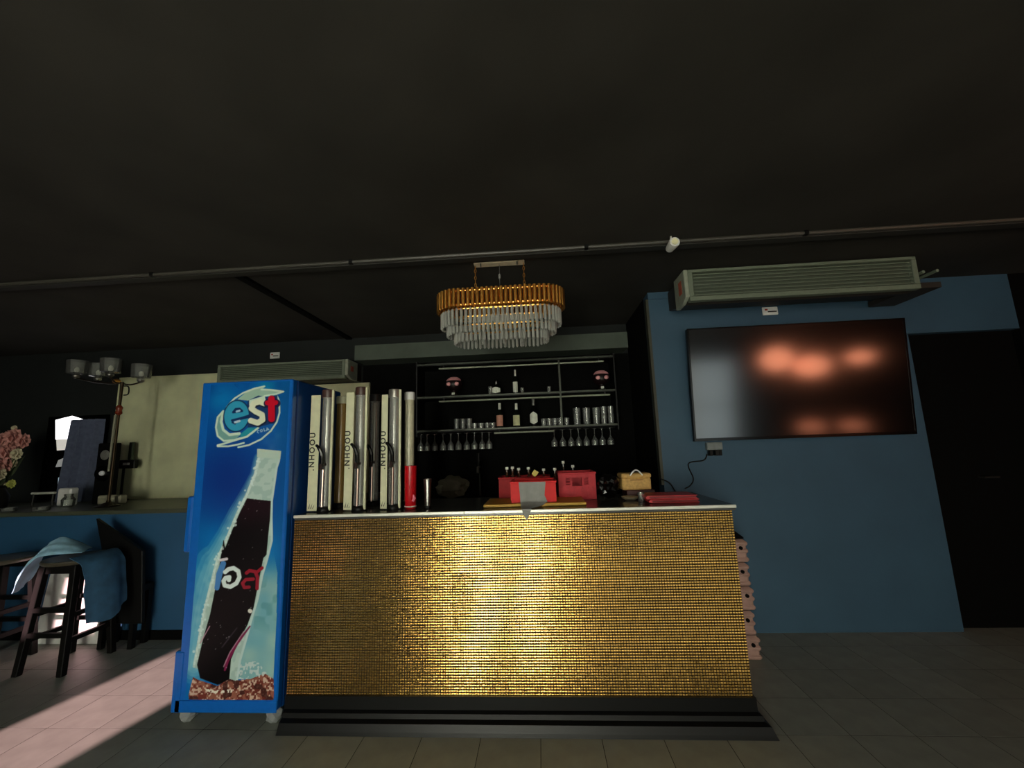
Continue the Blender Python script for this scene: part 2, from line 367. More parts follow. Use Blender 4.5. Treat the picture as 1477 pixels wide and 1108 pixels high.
sm = lambda a, b, x: np.clip((x-a)/(b-a), 0, 1)**2*(3-2*np.clip((x-a)/(b-a), 0, 1))
paint(np.ones(U_.shape), (6, 96, 176))
paint(.85*np.exp(-((V_-690)/70)**2)*np.exp(-((U_-330)/70)**2), (12, 44, 128))
paint(.5*np.exp(-((V_-560)/14)**2)*(vnoise(26, 5) > .35)*vnoise(18, 8), (4, 56, 130))
paint(.6*np.exp(-((U_-322)/20)**2-((V_-578)/16)**2), (10, 140, 205))
paint(.6*np.exp(-((U_-385)/14)**2-((V_-556)/10)**2), (8, 150, 190))
paint(.8*sm(720, 800, V_)*(vnoise(40, 2)*.6+.4), (0, 126, 196))
paint(.55*sm(380, 425, U_), (0, 84, 140))
paint(.5*np.exp(-((U_-392)/16)**2-((V_-640)/26)**2)*vnoise(14, 9), (90, 130, 190))
Z3 = lambda *a: [(230+x/3.958, 520+y/3.958) for x, y in a]
Z4 = lambda *a: [(230+x/3.958, 780+y/3.958) for x, y in a]
ZG = lambda *a: [(300+x/11.08, 555+y/11.08) for x, y in a]
ZT = lambda *a: [(300+x/14.77, 795+y/14.77) for x, y in a]
# splash beside the bottle
left = Z3((565, 560), (545, 650), (500, 760), (440, 880), (390, 1000), (340, 1108))+Z4((320, 140), (285, 280), (250, 420), (225, 560), (195, 720))
rgt = Z3((685, 530), (680, 575), (668, 610), (655, 700), (640, 800), (638, 900), (640, 1000))+Z4((640, 0), (612, 110), (585, 200), (560, 330), (532, 420), (500, 540), (460, 680), (440, 800))
for wk in (1.5, 1.15, .85, .55, .35): paint(.3*seg(left, [wk*v for v in (10, 10, 14, 18, 22, 28, 40, 48, 48, 46, 34)])*(.6+.4*vnoise(11, 21)), (150, 206, 214))
spl = inside(Z4((640, 0), (612, 110), (585, 200), (532, 420), (460, 680), (440, 790), (650, 790), (668, 400), (672, 180)))
paint(spl*sm(790, 850, V_)*(.72+.28*vnoise(26, 4)), (152, 192, 188)); paint(.35*spl*sm(.55, .75, vnoise(13, 14))*sm(820, 860, V_)*(1-sm(890, 920, V_)), (60, 126, 134))
body = left[:1]+Z3((575, 520), (685, 530))+rgt[1:]+left[::-1]
paint(soft(body, 3), (168, 196, 190)); paint(.6*soft(body, 1)*(vnoise(9, 31) > .55), (196, 216, 208))
paint(seg(left, 3.6)*(.55+.45*(vnoise(4, 6) > .4)), (206, 226, 222)); paint(seg(rgt, 3.2), (190, 214, 212))
paint(soft(Z3((560, 508), (690, 520), (685, 562), (560, 548)), 2), (186, 208, 196))
cola = Z3((500, 790), (632, 805), (628, 900), (618, 1000), (608, 1108))+Z4((590, 100), (560, 250), (535, 380), (500, 480), (445, 580), (405, 680), (395, 800), (330, 822), (232, 785), (215, 710), (250, 560), (290, 420), (322, 260), (345, 130), (365, 0))+Z3((372, 1080), (420, 960), (462, 865))
paint(soft(cola, 1), (5, 3, 6)); paint(.7*soft(cola, 1)*(1-sm(728, 780, V_)), (40, 14, 26))
paint(seg(Z4((515, 490), (440, 590), (385, 690), (372, 740)), [2, 4, 5, 3]), (122, 26, 72)); paint(.8*seg(Z4((480, 520), (400, 640), (365, 720)), 1.6), (200, 160, 176))
paint(.6*seg(Z4((440, 500), (355, 610)), 2), (80, 70, 84)); paint(.9*seg(Z4((285, 490), (232, 585)), 1.6), (196, 150, 170))
for k in range(70):
    t = rng.random(); i = rng.integers(0, len(left)-1); s_ = left[i]; e_ = left[i+1]
    c = (s_[0]+(e_[0]-s_[0])*t+rng.normal(0, 2), s_[1]+(e_[1]-s_[1])*t+rng.normal(0, 2))
    paint(.8*seg([c, (c[0]+.1, c[1])], rng.uniform(1.5, 4)), (214, 234, 232))
for k in range(60):
    c = (rng.uniform(290, 395), rng.uniform(720, 970)); paint(.6*seg([c, (c[0]+.6, c[1]-.5)], rng.uniform(.6, 1.5))*soft(cola, 1), (190, 190, 196))
paint(seg(Z4((515, 402), (517, 403)), 6), (226, 224, 216))
# brown foam at the foot
foam = inside(Z4((168, 930), (165, 880), (190, 780), (230, 800), (330, 830), (400, 790), (430, 800), (520, 790), (600, 760), (650, 790), (655, 930)))
nz1, nz2, nz3 = vnoise(6, 41), vnoise(3.4, 42), vnoise(12, 43)
paint(foam, (112, 48, 40)); paint(foam*(nz1 > .52), (150, 92, 76)); paint(foam*(nz2 > .66), (208, 178, 160)); paint(foam*.8*(nz3 < .28), (60, 28, 26))
paint(foam*seg(Z4((270, 850), (310, 865), (380, 860), (405, 860)), 5)*(nz2 > .4), (232, 228, 214))
paint(.8*inside(Z4((450, 700), (560, 690), (620, 770), (520, 790), (440, 790)))*(nz2 > .58), (206, 216, 214))
# swoosh and letters of the brand mark
CRM, PAL = (205, 228, 210), (150, 200, 205)
paint(soft(ZG((480, 230), (600, 130), (760, 60), (900, 25), (870, 70), (1000, 75), (1215, 108), (1100, 145), (900, 175), (640, 250)), 1), (160, 196, 178))
paint(seg(ZG((250, 500), (300, 350), (420, 220), (560, 130), (740, 60), (900, 25)), 2.6), CRM)
paint(seg(ZG((850, 75), (1000, 82), (1200, 110), (1080, 150), (900, 180)), 2.6), CRM)
paint(soft(ZG((240, 420), (150, 520), (122, 680), (150, 830), (250, 900), (420, 880), (510, 800), (500, 770), (340, 790), (240, 720), (205, 590)), 1), (120, 170, 165))
paint(seg(ZG((240, 420), (150, 520), (122, 680), (150, 820), (250, 900), (420, 885), (520, 850)), 2.8), CRM)
paint(seg(ZG((235, 440), (208, 590), (240, 720), (340, 800), (500, 780)), 4), CRM)
paint(soft(ZG((520, 790), (640, 690), (800, 690), (700, 790), (520, 850)), 1), (40, 150, 170))
paint(seg(ZG((150, 970), (260, 940), (420, 890), (620, 830), (800, 690)), 3), CRM); paint(seg(ZG((150, 985), (320, 985), (460, 960), (570, 930)), 2.6), CRM)
paint(seg(ZG((480, 1000), (650, 965), (850, 870), (1000, 740), (1095, 600), (1140, 450), (1135, 260), (1095, 175)), 2.6), CRM)
paint(soft(ZG((640, 260), (800, 180), (940, 200), (1100, 170), (1120, 420), (1060, 600), (900, 650), (640, 680), (600, 500)), 1), (28, 60, 110))
paint(soft(ZG((660, 250), (900, 180), (930, 330), (660, 330)), 1), CRM)
th = np.radians(10); ex, ey = U_-(300+452/11.08), V_-(555+500/11.08); rx, ry = ex*np.cos(th)+ey*np.sin(th), -ex*np.sin(th)+ey*np.cos(th)
ell = lambda a, b: np.clip(.5-(np.hypot(rx/a, ry/b)-1)*min(a, b)/1.0, 0, 1)
paint(ell(19, 23.5), (20, 44, 84)); paint(ell(17.6, 21.8), (52, 158, 196))
paint(seg(ZG((400, 440), (440, 390), (500, 385), (540, 420), (400, 440)), 3.4), (20, 50, 100)); paint(seg(ZG((455, 430), (500, 415)), 3), (170, 200, 220))
paint(seg(ZG((380, 570), (520, 540), (670, 500)), [3, 4, 5]), (20, 50, 100)); paint(seg(ZG((390, 600), (430, 620)), 3), (20, 50, 100)); paint(seg(ZG((430, 600), (500, 580)), 3.2), (190, 210, 220))
S_ = ZG((900, 300), (820, 270), (730, 295), (690, 380), (760, 430), (860, 480), (870, 560), (790, 610), (680, 575))
paint(seg([(x+1.2, y+1.6) for x, y in S_], 9.5), (22, 34, 60)); paint(seg(S_, 8.2), (226, 232, 206))
T_ = [ZG((1010, 225), (1012, 545)), ZG((945, 290), (1080, 285))]
for q_ in T_: paint(seg([(x+.8, y+1) for x, y in q_], 12), (40, 30, 70))
for q_, w_ in zip(T_, (9.6, 7)): paint(seg(q_, w_), (206, 14, 44))
for L_ in (((812, 735), (790, 730), (785, 760), (805, 772)), ((850, 715), (832, 728), (842, 755), (862, 748), (866, 724), (850, 715)), ((888, 700), (898, 742), (918, 734)), ((935, 735), (940, 690), (972, 722)), ((938, 722), (960, 714))):
    paint(seg(ZG(*L_), 1.1), (190, 214, 224))
paint(seg(ZT((320, 270), (235, 500), (185, 790)), [8, 9, 7]), (74, 132, 196)); paint(seg(ZT((265, 195), (395, 170)), 4), (222, 214, 222))
paint(seg(ZT((360, 450), (430, 390), (540, 365), (640, 430), (665, 560), (600, 690), (470, 765), (350, 735), (325, 640), (370, 575), (450, 560), (440, 620)), 6.2), (222, 236, 236))
paint(seg(ZT((815, 470), (880, 420), (1000, 440), (1050, 560), (1040, 800)), 5), (150, 26, 46)); paint(seg(ZT((1150, 360), (1040, 450)), 4.5), (150, 20, 40))
paint(seg(ZT((870, 770), (770, 780), (730, 690), (800, 610), (960, 600)), 4.8), (150, 30, 48))
rgb = np.clip(img/255, 0, 1); rgb = np.where(rgb <= .04045, rgb/12.92, ((rgb+.055)/1.055)**2.4)
me = bpy.data.meshes.new('door_print')
co = np.stack([gx, np.full_like(gx, FY-.0012), gz], -1).reshape(-1, 3)-np.array(ORG[fr.name])
q = np.arange(GW*GH).reshape(GH, GW); fc = np.stack([q[:-1, :-1], q[:-1, 1:], q[1:, 1:], q[1:, :-1]], -1).reshape(-1, 4)
me.vertices.add(len(co)); me.vertices.foreach_set('co', co.ravel()); me.loops.add(fc.size); me.loops.foreach_set('vertex_index', fc.ravel().astype(np.int32))
me.polygons.add(len(fc)); me.polygons.foreach_set('loop_start', np.arange(0, fc.size, 4, dtype=np.int32)); me.update(calc_edges=True); me.validate()
at_ = me.color_attributes.new('print', 'FLOAT_COLOR', 'POINT'); at_.data.foreach_set('color', np.concatenate([rgb.reshape(-1, 3), np.ones((GW*GH, 1))], 1).ravel())
mp = mat('cola_door_print', (10, 90, 170), .35, var=0, spec=.25); nt = mp.node_tree; an = nt.nodes.new('ShaderNodeAttribute'); an.attribute_name = 'print'
nt.links.new(an.outputs['Color'], nt.nodes['Principled BSDF'].inputs['Base Color']); me.materials.append(mp)
po = bpy.data.objects.new('door_print', me); COL.objects.link(po); po.parent = dr
tag(po, 'printed cola bottle in a blue splash under a swirling brand mark')

# ------------------------------------------------------------------ chandelier over the counter
cc = Vector((-.228, 2.66, 0)); AL, BW = .425, .15
ch = thing('chandelier', 'oval chandelier of gold tubes above tiers of hanging crystal prisms', 'chandelier', (cc.x, cc.y, ZC))
def oval(k, n, a, b):           # evenly spaced points of a racetrack oval
    st = 2*(a-b); per = 2*st+2*math.pi*b; s = (k+.5)/n*per
    if s < st: return Vector((-st/2+s, -b, 0)), -math.pi/2
    s -= st
    if s < math.pi*b: t = -math.pi/2+s/b; return Vector((st/2+b*math.cos(t), b*math.sin(t), 0)), t
    s -= math.pi*b
    if s < st: return Vector((st/2-s, b, 0)), math.pi/2
    s -= st; t = math.pi/2+s/b; return Vector((-st/2+b*math.cos(t), b*math.sin(t), 0)), t
tube = MB().lathe([(.0095, -.062), (.0126, -.06), (.0126, .06), (.0095, .062)], 10).mesh('gold_tube', M_brass, smooth=True)
for k in range(66):
    p, t = oval(k, 66, AL, BW); inst('gold_tube', tube, ch, (cc.x+p.x, cc.y+p.y, 2.408))
for z, s in ((2.455, .965), (2.36, .965), (2.335, .9), (2.285, .82), (2.235, .69)):
    pts = [cc+oval(k, 60, AL*s, BW*s)[0]+Vector((0, 0, z)) for k in range(60)]
    MB().path(pts+[pts[0]], .006, 6, False).build('tier_rim', M_brass, ch, smooth=True)
for x in (-.2, 0, .2): MB().box(cc.x+x-.008, cc.x+x+.008, cc.y-BW*.95, cc.y+BW*.95, 2.45, 2.458).build('cross_bar', M_brass, ch)
MB().path([cc+Vector((0, 0, 2.458)), cc+Vector((0, 0, 2.235))], .012, 8).build('centre_stem', M_brass, ch)
MB().box(cc.x-.29, cc.x+.29, cc.y-.006, cc.y+.006, 2.231, 2.239).build('cross_bar', M_brass, ch)
crys = MB().lathe([(.002, -.052), (.0105, -.044), (.0105, .04), (.003, .05)], 6).mesh('crystal_prism', M_crys)
for z, s, n in ((2.285, .94, 64), (2.232, .85, 60), (2.178, .73, 52)):
    for k in range(n):
        p, t = oval(k, n, AL*s, BW*s); inst('crystal_prism', crys, ch, (cc.x+p.x, cc.y+p.y, z+random.uniform(-.003, .003)), (0, 0, t), (1, 1, 1.12))
for x in (-.12, .02, .14):
    for y in (-.05, .05): inst('crystal_prism', crys, ch, (cc.x+x, cc.y+y, 2.165), (0, 0, x), (1, 1, 1.1))
MB().box(cc.x-.175, cc.x+.175, cc.y-.03, cc.y+.03, ZC-.012, ZC).build('ceiling_plate', mat('champagne_metal', (244, 226, 196), .4, .2), ch, .003)
for sx in (-1, 1):
    x = cc.x+sx*.168
    for k in range(9):
        z = ZC-.024-k*.0255; pts = [(x+(.006*math.cos(a) if k % 2 else 0), cc.y+(0 if k % 2 else .006*math.cos(a)), z+.015*math.sin(a)) for a in [i*math.pi/5 for i in range(11)]]
        MB().path(pts, .0026, 5, False).build('chain_link', M_brass, ch)
    MB().path([(cc.x+sx*.125, cc.y-.032, ZC-.012), (cc.x+sx*.125, cc.y-.032, ZC-.035)], .005, 6).build('fixing_screw', M_steel, ch)
MB().blob((cc.x, cc.y, 2.6), .013, 1, 0, 1, (.8, .8, 1.8)).build('glass_drop', M_crys, ch); MB().path([(cc.x, cc.y, ZC-.01), (cc.x, cc.y, 2.458)], .002, 5).build('wire', M_steel, ch)

# ------------------------------------------------------------------ television, sockets, air conditioners
tv = thing('television', 'large flat black television hung on the blue wall', 'television', (2.04, YR-.03, 1.87))
TL, TR_, BR_, BL = P(990, 478, 3.26), P(1305, 455, 3.26), P(1322, 627, 3.335), P(1003, 636, 3.335)
zt, zb, xl, xr = (TL.z+TR_.z)/2, (BL.z+BR_.z)/2, (TL.x+BL.x)/2, (TR_.x+BR_.x)/2
def tq(u, v, off): return Vector((xl+(xr-xl)*u, 3.26+.075*v+off, zt+(zb-zt)*v))
def tslab(u0, u1, v0, v1, a, b): return MB().hexa([tq(u0, v1, a), tq(u1, v1, a), tq(u1, v1, b), tq(u0, v1, b)], [tq(u0, v0, a), tq(u1, v0, a), tq(u1, v0, b), tq(u0, v0, b)])
tslab(0, 1, 0, 1, .004, .04).build('casing', M_black, tv, .003)
tslab(.008, .992, .012, .975, .0, .0042).build('screen', mat('television_screen', (4, 4, 4), .14, var=0, spec=1.0, ior=1.9), tv)
for u0, u1, v0, v1 in ((0, 1, 0, .012), (0, 1, .975, 1), (0, .008, .012, .975), (.992, 1, .012, .975)): tslab(u0, u1, v0, v1, -.002, .0042).build('bezel', M_gloss, tv)
MB().box(1.8, 2.3, 3.33, YR-.002, 1.7, 2.0).build('wall_bracket', M_blackm, tv)
so = P(1030, 649, YR-.02)
sk_ = thing('wall_socket', 'grey twin socket box with plugs under the television', 'socket', (so.x, YR, so.z))
MB().box(so.x-.06, so.x+.06, YR-.045, YR-.0, so.z, so.z+.06).build('plate', mat('grey_socket', (120, 128, 128), .5), sk_, .005)
for dx in (-.035, .01, .035): MB().box(so.x+dx-.014, so.x+dx+.014, YR-.05, YR-.005, so.z-.045, so.z).build('plug', M_black, sk_, .004)
def cable(label, pts, r=.005): return tag(MB().path(pts, r, 6).build('cable', M_black, smooth=True), label, 'cable')
def arc(pts, n=8):              # smooth curve through points
    pts = [Vector(p) for p in pts]; out = []
    for i in range(len(pts)-1):
        p0, p1, p2, p3 = pts[max(i-1, 0)], pts[i], pts[i+1], pts[min(i+2, len(pts)-1)]
        for k in range(n):
            t = k/n; out.append(.5*((2*p1)+(p2-p0)*t+(2*p0-5*p1+4*p2-p3)*t*t+(3*p1-p0-3*p2+p3)*t**3))
    return out+[pts[-1]]
cable('black cable looping from the socket down to the bar counter', arc([P(1020, 655, YR-.03), P(1015, 664, YR-.01), P(993, 669, YR-.025), P(1000, 690, YR-.025), P(996, 700, YR-.025), P(988, 705, YR-.03)]))
cable('black cable curling at the foot of the pier behind the bar', arc([P(950, 690, YR-.04), P(965, 696, YR-.045), P(972, 706, YR-.045), P(980, 718, YR-.045)]))

def air_con(label, x0, x1, y0, y1, z0, z1, nsl, endcap, cap_mat, zbk):
    t = thing('air_conditioner', label, 'air conditioner', ((x0+x1)/2, y1, z1))
    MB().prism([(x0, y0+.05, z0+.02), (x0, y0+.05, z1), (x0, y1, z1), (x0, y1, zbk), (x0, y0+.1, z0)], (x1-x0, 0, 0)).build('body', M_acd, t)
    for a, b, c, d in ((x0, x1, z1-.022, z1), (x0, x1, z0, z0+.035), (x0, x0+.035, z0+.035, z1-.022), (x1-.035, x1, z0+.035, z1-.022)):
        MB().box(a, b, y0, y0+.05, c, d).build('front_frame', M_acg, t, .004)
    MB().box(x0+.036, x1-.036, y0+.035, y0+.049, z0+.036, z1-.023).build('grille_back', mat('grille_green', (70, 80, 66), .6), t)
    hz = (z1-z0-.06)/nsl
    for k in range(nsl):
        z = z0+.036+hz*(k+.5); MB().hexa([(x0+.04, y0+.008, z-hz*.3), (x1-.04, y0+.008, z-hz*.3), (x1-.04, y0+.03, z-hz*.05), (x0+.04, y0+.03, z-hz*.05)], [(x0+.04, y0+.008, z-hz*.05), (x1-.04, y0+.008, z-hz*.05), (x1-.04, y0+.03, z+hz*.25), (x0+.04, y0+.03, z+hz*.25)]).build('louvre', M_acg, t)
    xe = (x0-.03, x0) if endcap < 0 else (x1, x1+.03)
    MB().prism([(xe[0], y0+.0, z1), (xe[0], y0, z0+.03), (xe[0], y0+.09, z0), (xe[0], y0+.22, z0), (xe[0], y0+.22, z1)], (.03, 0, 0)).build('end_cap', cap_mat, t, .004)
    MB().box((xe[0]-.003 if endcap < 0 else xe[1]), (xe[0] if endcap < 0 else xe[1]+.003), y0+.06, y0+.12, z0+.08, z1-.06).build('sticker', mat('red_sticker', (180, 90, 70), .6), t)
    return t
A0, A1 = P(985, 388, 2.93), P(1320, 366, 2.93); A2 = P(987, 436, 2.93)
ac = air_con('long grey air conditioner hung at the ceiling above the television', A0.x+.03, A1.x, 2.93, YR-.032, 2.445, 2.685, 7, -1, mat('air_con_pale_metal', (150, 156, 140), .5), P(1010, 446, YR-.04).z)
for k in (0, 1):
    p = P(1332+20*k, 392-2*k, 3.0); MB().path([(p.x, 3.0, p.z), (p.x, 3.25, p.z)], .012, 8).build('pipe_stub', M_acg, ac); 
MB().box(A1.x, A1.x+.2, 3.0, YR-.032, 2.47, 2.51).build('drip_tray', M_acd, ac)
for x in (A0.x+.15, A1.x-.15): MB().box(x-.02, x+.02, 3.1, 3.3, 2.685, ZC).build('hanger', M_black, ac)
B0, B1 = P(314, 527, 3.92), P(498, 518, 3.92)
air_con('grey air conditioner high on the wall behind the blue cooler', B0.x, B1.x, 3.92, YB, P(500, 545, 3.92).z, B1.z, 7, 1, mat('air_con_pale_metal', (150, 156, 140), .5), P(500, 552, YB).z)
def wtag(px, py, Y, label, w_, h_):
    p = P(px, py, Y); t = thing('wall_tag', label, 'tag', (p.x, Y, p.z))
    MB().box(p.x-w_, p.x+w_, Y-.012, Y, p.z-h_, p.z+h_).build('plate', M_white, t, .004)
    MB().box(p.x-w_*.35, p.x+w_*.8, Y-.0135, Y-.012, p.z-h_*.35, p.z-h_*.05).build('print_line', M_ink, t); MB().box(p.x-w_*.7, p.x-w_*.35, Y-.0135, Y-.012, p.z+h_*.1, p.z+h_*.5).build('print_mark', mat('red_print', (170, 60, 50), .6), t)
wtag(1110, 449, YR, 'small white tag on the blue wall just above the television', .062, .035)
wtag(397, 513, YB, 'small white tag on the dark wall above the grey air conditioner', .055, .035)

# pipe and spotlight at the ceiling
cd = thing('ceiling_conduit', 'thin grey conduit running along the black ceiling', 'conduit', (0, 2.47, ZC-.012))
MB().path([(XL, 2.485, ZC-.013), (XR, 2.485, ZC-.013)], .012, 8).build('pipe', mat('grey_conduit', (70, 68, 62), .45), cd, smooth=True)
for x in (-4, -2.6, -1.2, .35, 1.7, 3.2): MB().box(x-.012, x+.012, 2.47, 2.5, ZC-.027, ZC).build('pipe_clip', M_black, cd)
sp = P(971, 352, 2.43); st = thing('spotlight', 'small round white spotlight hanging from the ceiling conduit', 'spotlight', (sp.x, 2.45, ZC))
MB().path([(sp.x-.005, 2.44, ZC), (sp.x-.012, 2.44, sp.z+.02), (sp.x, 2.44, sp.z)], .006, 6).build('bracket', M_alu, st)
MB().path([(sp.x, 2.40, sp.z), (sp.x, 2.41, sp.z), (sp.x, 2.5, sp.z+.004)], [.03, .033, .025], 14).build('lamp_head', M_white, st, smooth=True)
MB().path([(sp.x, 2.394, sp.z), (sp.x, 2.4, sp.z)], .02, 14).build('lens', mat('lens_cream', (236, 232, 190), .3), st)

# ------------------------------------------------------------------ back bar: lintel, shelves, counter
l0, l1 = P(512, 492, 4.05), P(904, 474, 4.05)
struct(box('trim_4', mat('grey_green_lintel', (74, 84, 74), .6, var=.15, scale=5), (l0.x, l1.x, 4.05, YB, 2.385, 2.545)))
YS = 4.0
sh = thing('bar_shelving', 'black wall shelving with steel edged shelves behind the bar', 'shelving', (-.2, YB, 1.5))
sx0, sx1 = P(600, 575, YS).x, P(889, 560, YS).x
ZS = [P(745, 519, YS).z, P(745, 567, YS).z, P(745, 616, YS).z]
MB().box(sx0, sx1, YB-.018, YB-.008, ZS[2]-.06, ZS[0]+.06).build('back_panel', M_blackm, sh)
for z in ZS:
    b_ = MB().box(sx0+.012, sx1-.012, YS+.01, YB-.018, z-.022, z).build('shelf', M_black, sh)
    MB().box(sx0+.012, sx1-.012, YS, YS+.01, z-.014, z).build('shelf_edge', mat('dull_steel_edge', (70, 74, 66), .45, .6), b_)
for z, (pa, pb) in zip(ZS, ((632, 872), (632, 878), (710, 795))):
    a, b = P(pa, 540, YS).x, P(pb, 530, YS).x
    MB().path([(a, YS+.03, z-.05), (b, YS+.03, z-.05)], .009, 8).build('rail', mat('bright_rail', (205, 210, 190), .25, .5), sh, smooth=True)
    for x in (a+.05, b-.05): MB().box(x-.006, x+.006, YS+.024, YS+.036, z-.05, z-.02).build('rail_hanger', M_black, sh)
for x in (sx0, sx1-.012): MB().box(x, x+.012, YS, YB-.018, ZS[2]-.06, ZS[0]+.03).build('side_panel', M_black, sh)
MB().box(P(808, 560, YS).x-.008, P(808, 560, YS).x+.008, YS+.0, YS+.012, ZS[2], ZS[0]-.022).build('upright', mat('dull_steel_edge', (70, 74, 66), .45, .6), sh)
bc = thing('back_counter', 'black back counter against the wall under the shelving', 'counter', (-.3, 4, 0))
MB().box(XH+.02, XA-.02, 3.78, YB-.01, .005, .93).build('body', M_black, bc); MB().box(XH+.02, XA-.02, 3.75, YB-.01, .93, .96).build('worktop', M_gloss, bc, .004)
ZK = .9615
def lathe_thing(name, label, cat, loc, prof, m, n=14, group=None, flip=1):
    t = tag(MB().lathe(prof, n, loc, flip).build(name, m, smooth=True, org=loc), label, cat, group); return t
YI = 4.1
def bottle(px, shelf, h, r, label, glass, lab, neckm, oval_=False, cap=None):
    x = P(px, 600, YI).x; z = ZS[shelf]+.0015; t = thing('liquor_bottle', label, 'bottle', (x, YI, z))
    MB().lathe([(r*.9, 0), (r, .01), (r, h*.52), (r*.45, h*.68), (r*.32, h*.74), (r*.32, h*.95)], 14, (x, YI, z)).build('glass', glass, t, smooth=True)
    MB().lathe([(r*.36, h*.74), (r*.38, h*.76), (r*.38, h), (r*.3, h)], 10, (x, YI, z)).build('neck_foil', neckm, t, smooth=True)
    if lab:
        hh = [(x+r*1.03*math.cos(a), YI+r*1.03*math.sin(a)) for a in [math.radians(d) for d in range(205, 340, 15)]]
        rows = [[(px_, py_, z+h*(.07 if not oval_ else .08+.08*abs(i-4)/4)+q_) for i, (px_, py_) in enumerate(hh)] for q_ in (0,)]
        top = [(px_, py_, z+h*(.5 if not oval_ else .52-.1*abs(i-4)/4)) for i, (px_, py_) in enumerate(hh)]
        MB().sheet([rows[0], top], .001).build('label_band', lab, t)
    return t
G_dark = mat('dark_bottle_glass', (14, 18, 12), .08, spec=.8)
L_w, L_y, L_p = mat('white_label', (226, 228, 214), .6), mat('cream_label', (206, 204, 160), .6), mat('peach_label', (196, 138, 118), .6)
bottle(717, 1, .15, .05, 'squat bottle with a white oval label on the upper shelf', G_dark, L_w, G_dark, True)
bottle(745, 1, .25, .026, 'slim bottle with white neck and band on the upper shelf', G_dark, L_w, L_w)
bottle(721, 2, .25, .036, 'bottle with a peach label and white neck on the lower shelf', G_dark, L_p, L_w)
bottle(745, 2, .24, .036, 'bottle with a pale yellow label on the lower shelf', G_dark, L_y, L_w)
bottle(770, 2, .285, .042, 'tall black bottle with a white round label on the lower shelf', M_gloss, L_w, mat('grey_foil', (90, 92, 88), .4), True)
tumbler = [(.026, 0), (.03, .003), (.034, .085), (.031, .085), (.027, .012), (.001, .01)]
def glass_row(pxs, h, r, label, group, shelf=2, m=M_glass, stack=1):
    first = None
    for px in pxs:
        x = P(px, 605, YI).x
        for s in range(stack):
            y_, z_ = YI-.02, ZS[shelf]+.0015+s*(h+.001)
            if first is None: first = tag(MB().lathe([(.0265*r, 0), (.03*r, .003), (.034*r, h), (.031*r, h), (.027*r, .012), (.001, .01)], 14).build('drinking_glass', m, smooth=True), label, 'glass', group); o = first
            else: o = first.copy(); COL.objects.link(o)
            o.location = (x, y_, z_)
            o['label'] = (label % ORD[pxs.index(px)] if '%s' in label else label)+((' in the bottom layer', ' in the top layer')[s] if stack > 1 else '')
glass_row([659, 668, 677], .105, .95, '%s clear tumbler from the beer towers on the lower shelf', 'trio of tumblers on the lower shelf')
glass_row([685, 694, 703, 711], .055, .9, '%s short clear glass after the trio of tumblers on the lower shelf', 'short glasses beside the peach labelled bottle')
glass_row([784, 792, 800, 808, 817], .075, .85, '%s short clear tumbler from the black bottle on the lower shelf', 'short tumblers beside the black bottle')
glass_row([832, 846, 860], .165, 1.15, '%s tall clear glass from the short tumblers on the lower shelf', 'tall glasses on the lower shelf')
glass_row([871, 881], .085, .95, '%s stacked clear glass after the tall glasses', 'stacked glasses in the shelf corner', stack=2)
for px in (709,): glass_row([px], .085, .75, 'small pale glass beside the squat bottle', None, 1)
for px, lab in ((755, 'tiny clear shot glass beside the slim bottle'), (794, 'tiny clear shot glass standing alone on the upper shelf')): glass_row([px], .06, .6, lab, None, 1)
# hanging stemware
wgm = [(.033, 0), (.033, -.003), (.004, -.008), (.0035, -.07), (.012, -.085), (.034, -.12), (.033, -.165), (.031, -.165), (.031, -.12), (.002, -.09)]
def stem_row(pxs, label, group, py=620):
    first = None
    for px in pxs:
        x = P(px, py, YI).x; loc = (x, YI, ZS[2]-.036)
        if first is None: first = lathe_thing('wine_glass', label, 'glass', loc, wgm, M_glass, 14, group)
        else: o = first.copy(); COL.objects.link(o); o.location = loc; o['label'] = label % ORD[pxs.index(px)]
    first['label'] = label % ORD[0]
stem_row([799, 811, 823, 834, 845, 857, 868, 880], '%s wine glass hanging upside down, counted from the shelf middle to the pier', 'wine glasses hanging by the pier')
stem_row([607, 616, 627, 639, 650, 661, 673, 684, 695, 705], '%s wine glass hanging upside down, counted from the beer towers inwards', 'wine glasses hanging by the beer towers')
rk = thing('glass_rack', 'pair of steel rails for hanging glasses under the lower shelf', 'rack', (-.2, YI, ZS[2]-.03))
for y in (YI-.02, YI+.02): MB().box(sx0+.02, sx1-.02, y-.006, y+.006, ZS[2]-.035, ZS[2]-.0235).build('rail', M_blackm, rk)
# two skull figures
def skull(px, label):
    x = P(px, 560, YI).x; z = ZS[1]+.0015; t = thing('skull_figure', label, 'figurine', (x, YI, z))
    Mk, Mp = mat('skull_black', (26, 10, 12), .4), mat('skull_pink', (228, 160, 164), .6)
    MB().blob((x, YI, z+.125), .085, 3, .04, 2, (1, .95, .85)).build('skull', Mk, t, smooth=True)
    MB().lathe([(.034, 0), (.036, .014), (.02, .04), (.03, .07)], 12, (x, YI-.01, z)).build('jaw', Mk, t, smooth=True)
    cap = MB(); rows = [[(x+.087*math.cos(el)*math.sin(a), YI-.086*math.cos(el)*math.cos(a)*.97, z+.129+.0755*math.sin(el)) for a in [math.radians(d) for d in range(-75, 76, 10)]] for el in [math.radians(d) for d in (26, 38, 50, 64)]]
    cap.sheet(rows, .005).build('forehead', Mp, t)
    for s in (-1, 1): MB().blob((x+s*.04, YI-.07, z+.122), .025, 2, 0, 1, (1, .6, .85)).build('eye', Mp, t, smooth=True)
    MB().box(x-.014, x+.014, YI-.052, YI-.036, z+.014, z+.036).build('teeth', L_w, t)
skull(655, 'black skull figure with pink eyes on the upper shelf near the beer towers')
skull(868, 'black skull figure with pink eyes on the upper shelf near the blue pier')
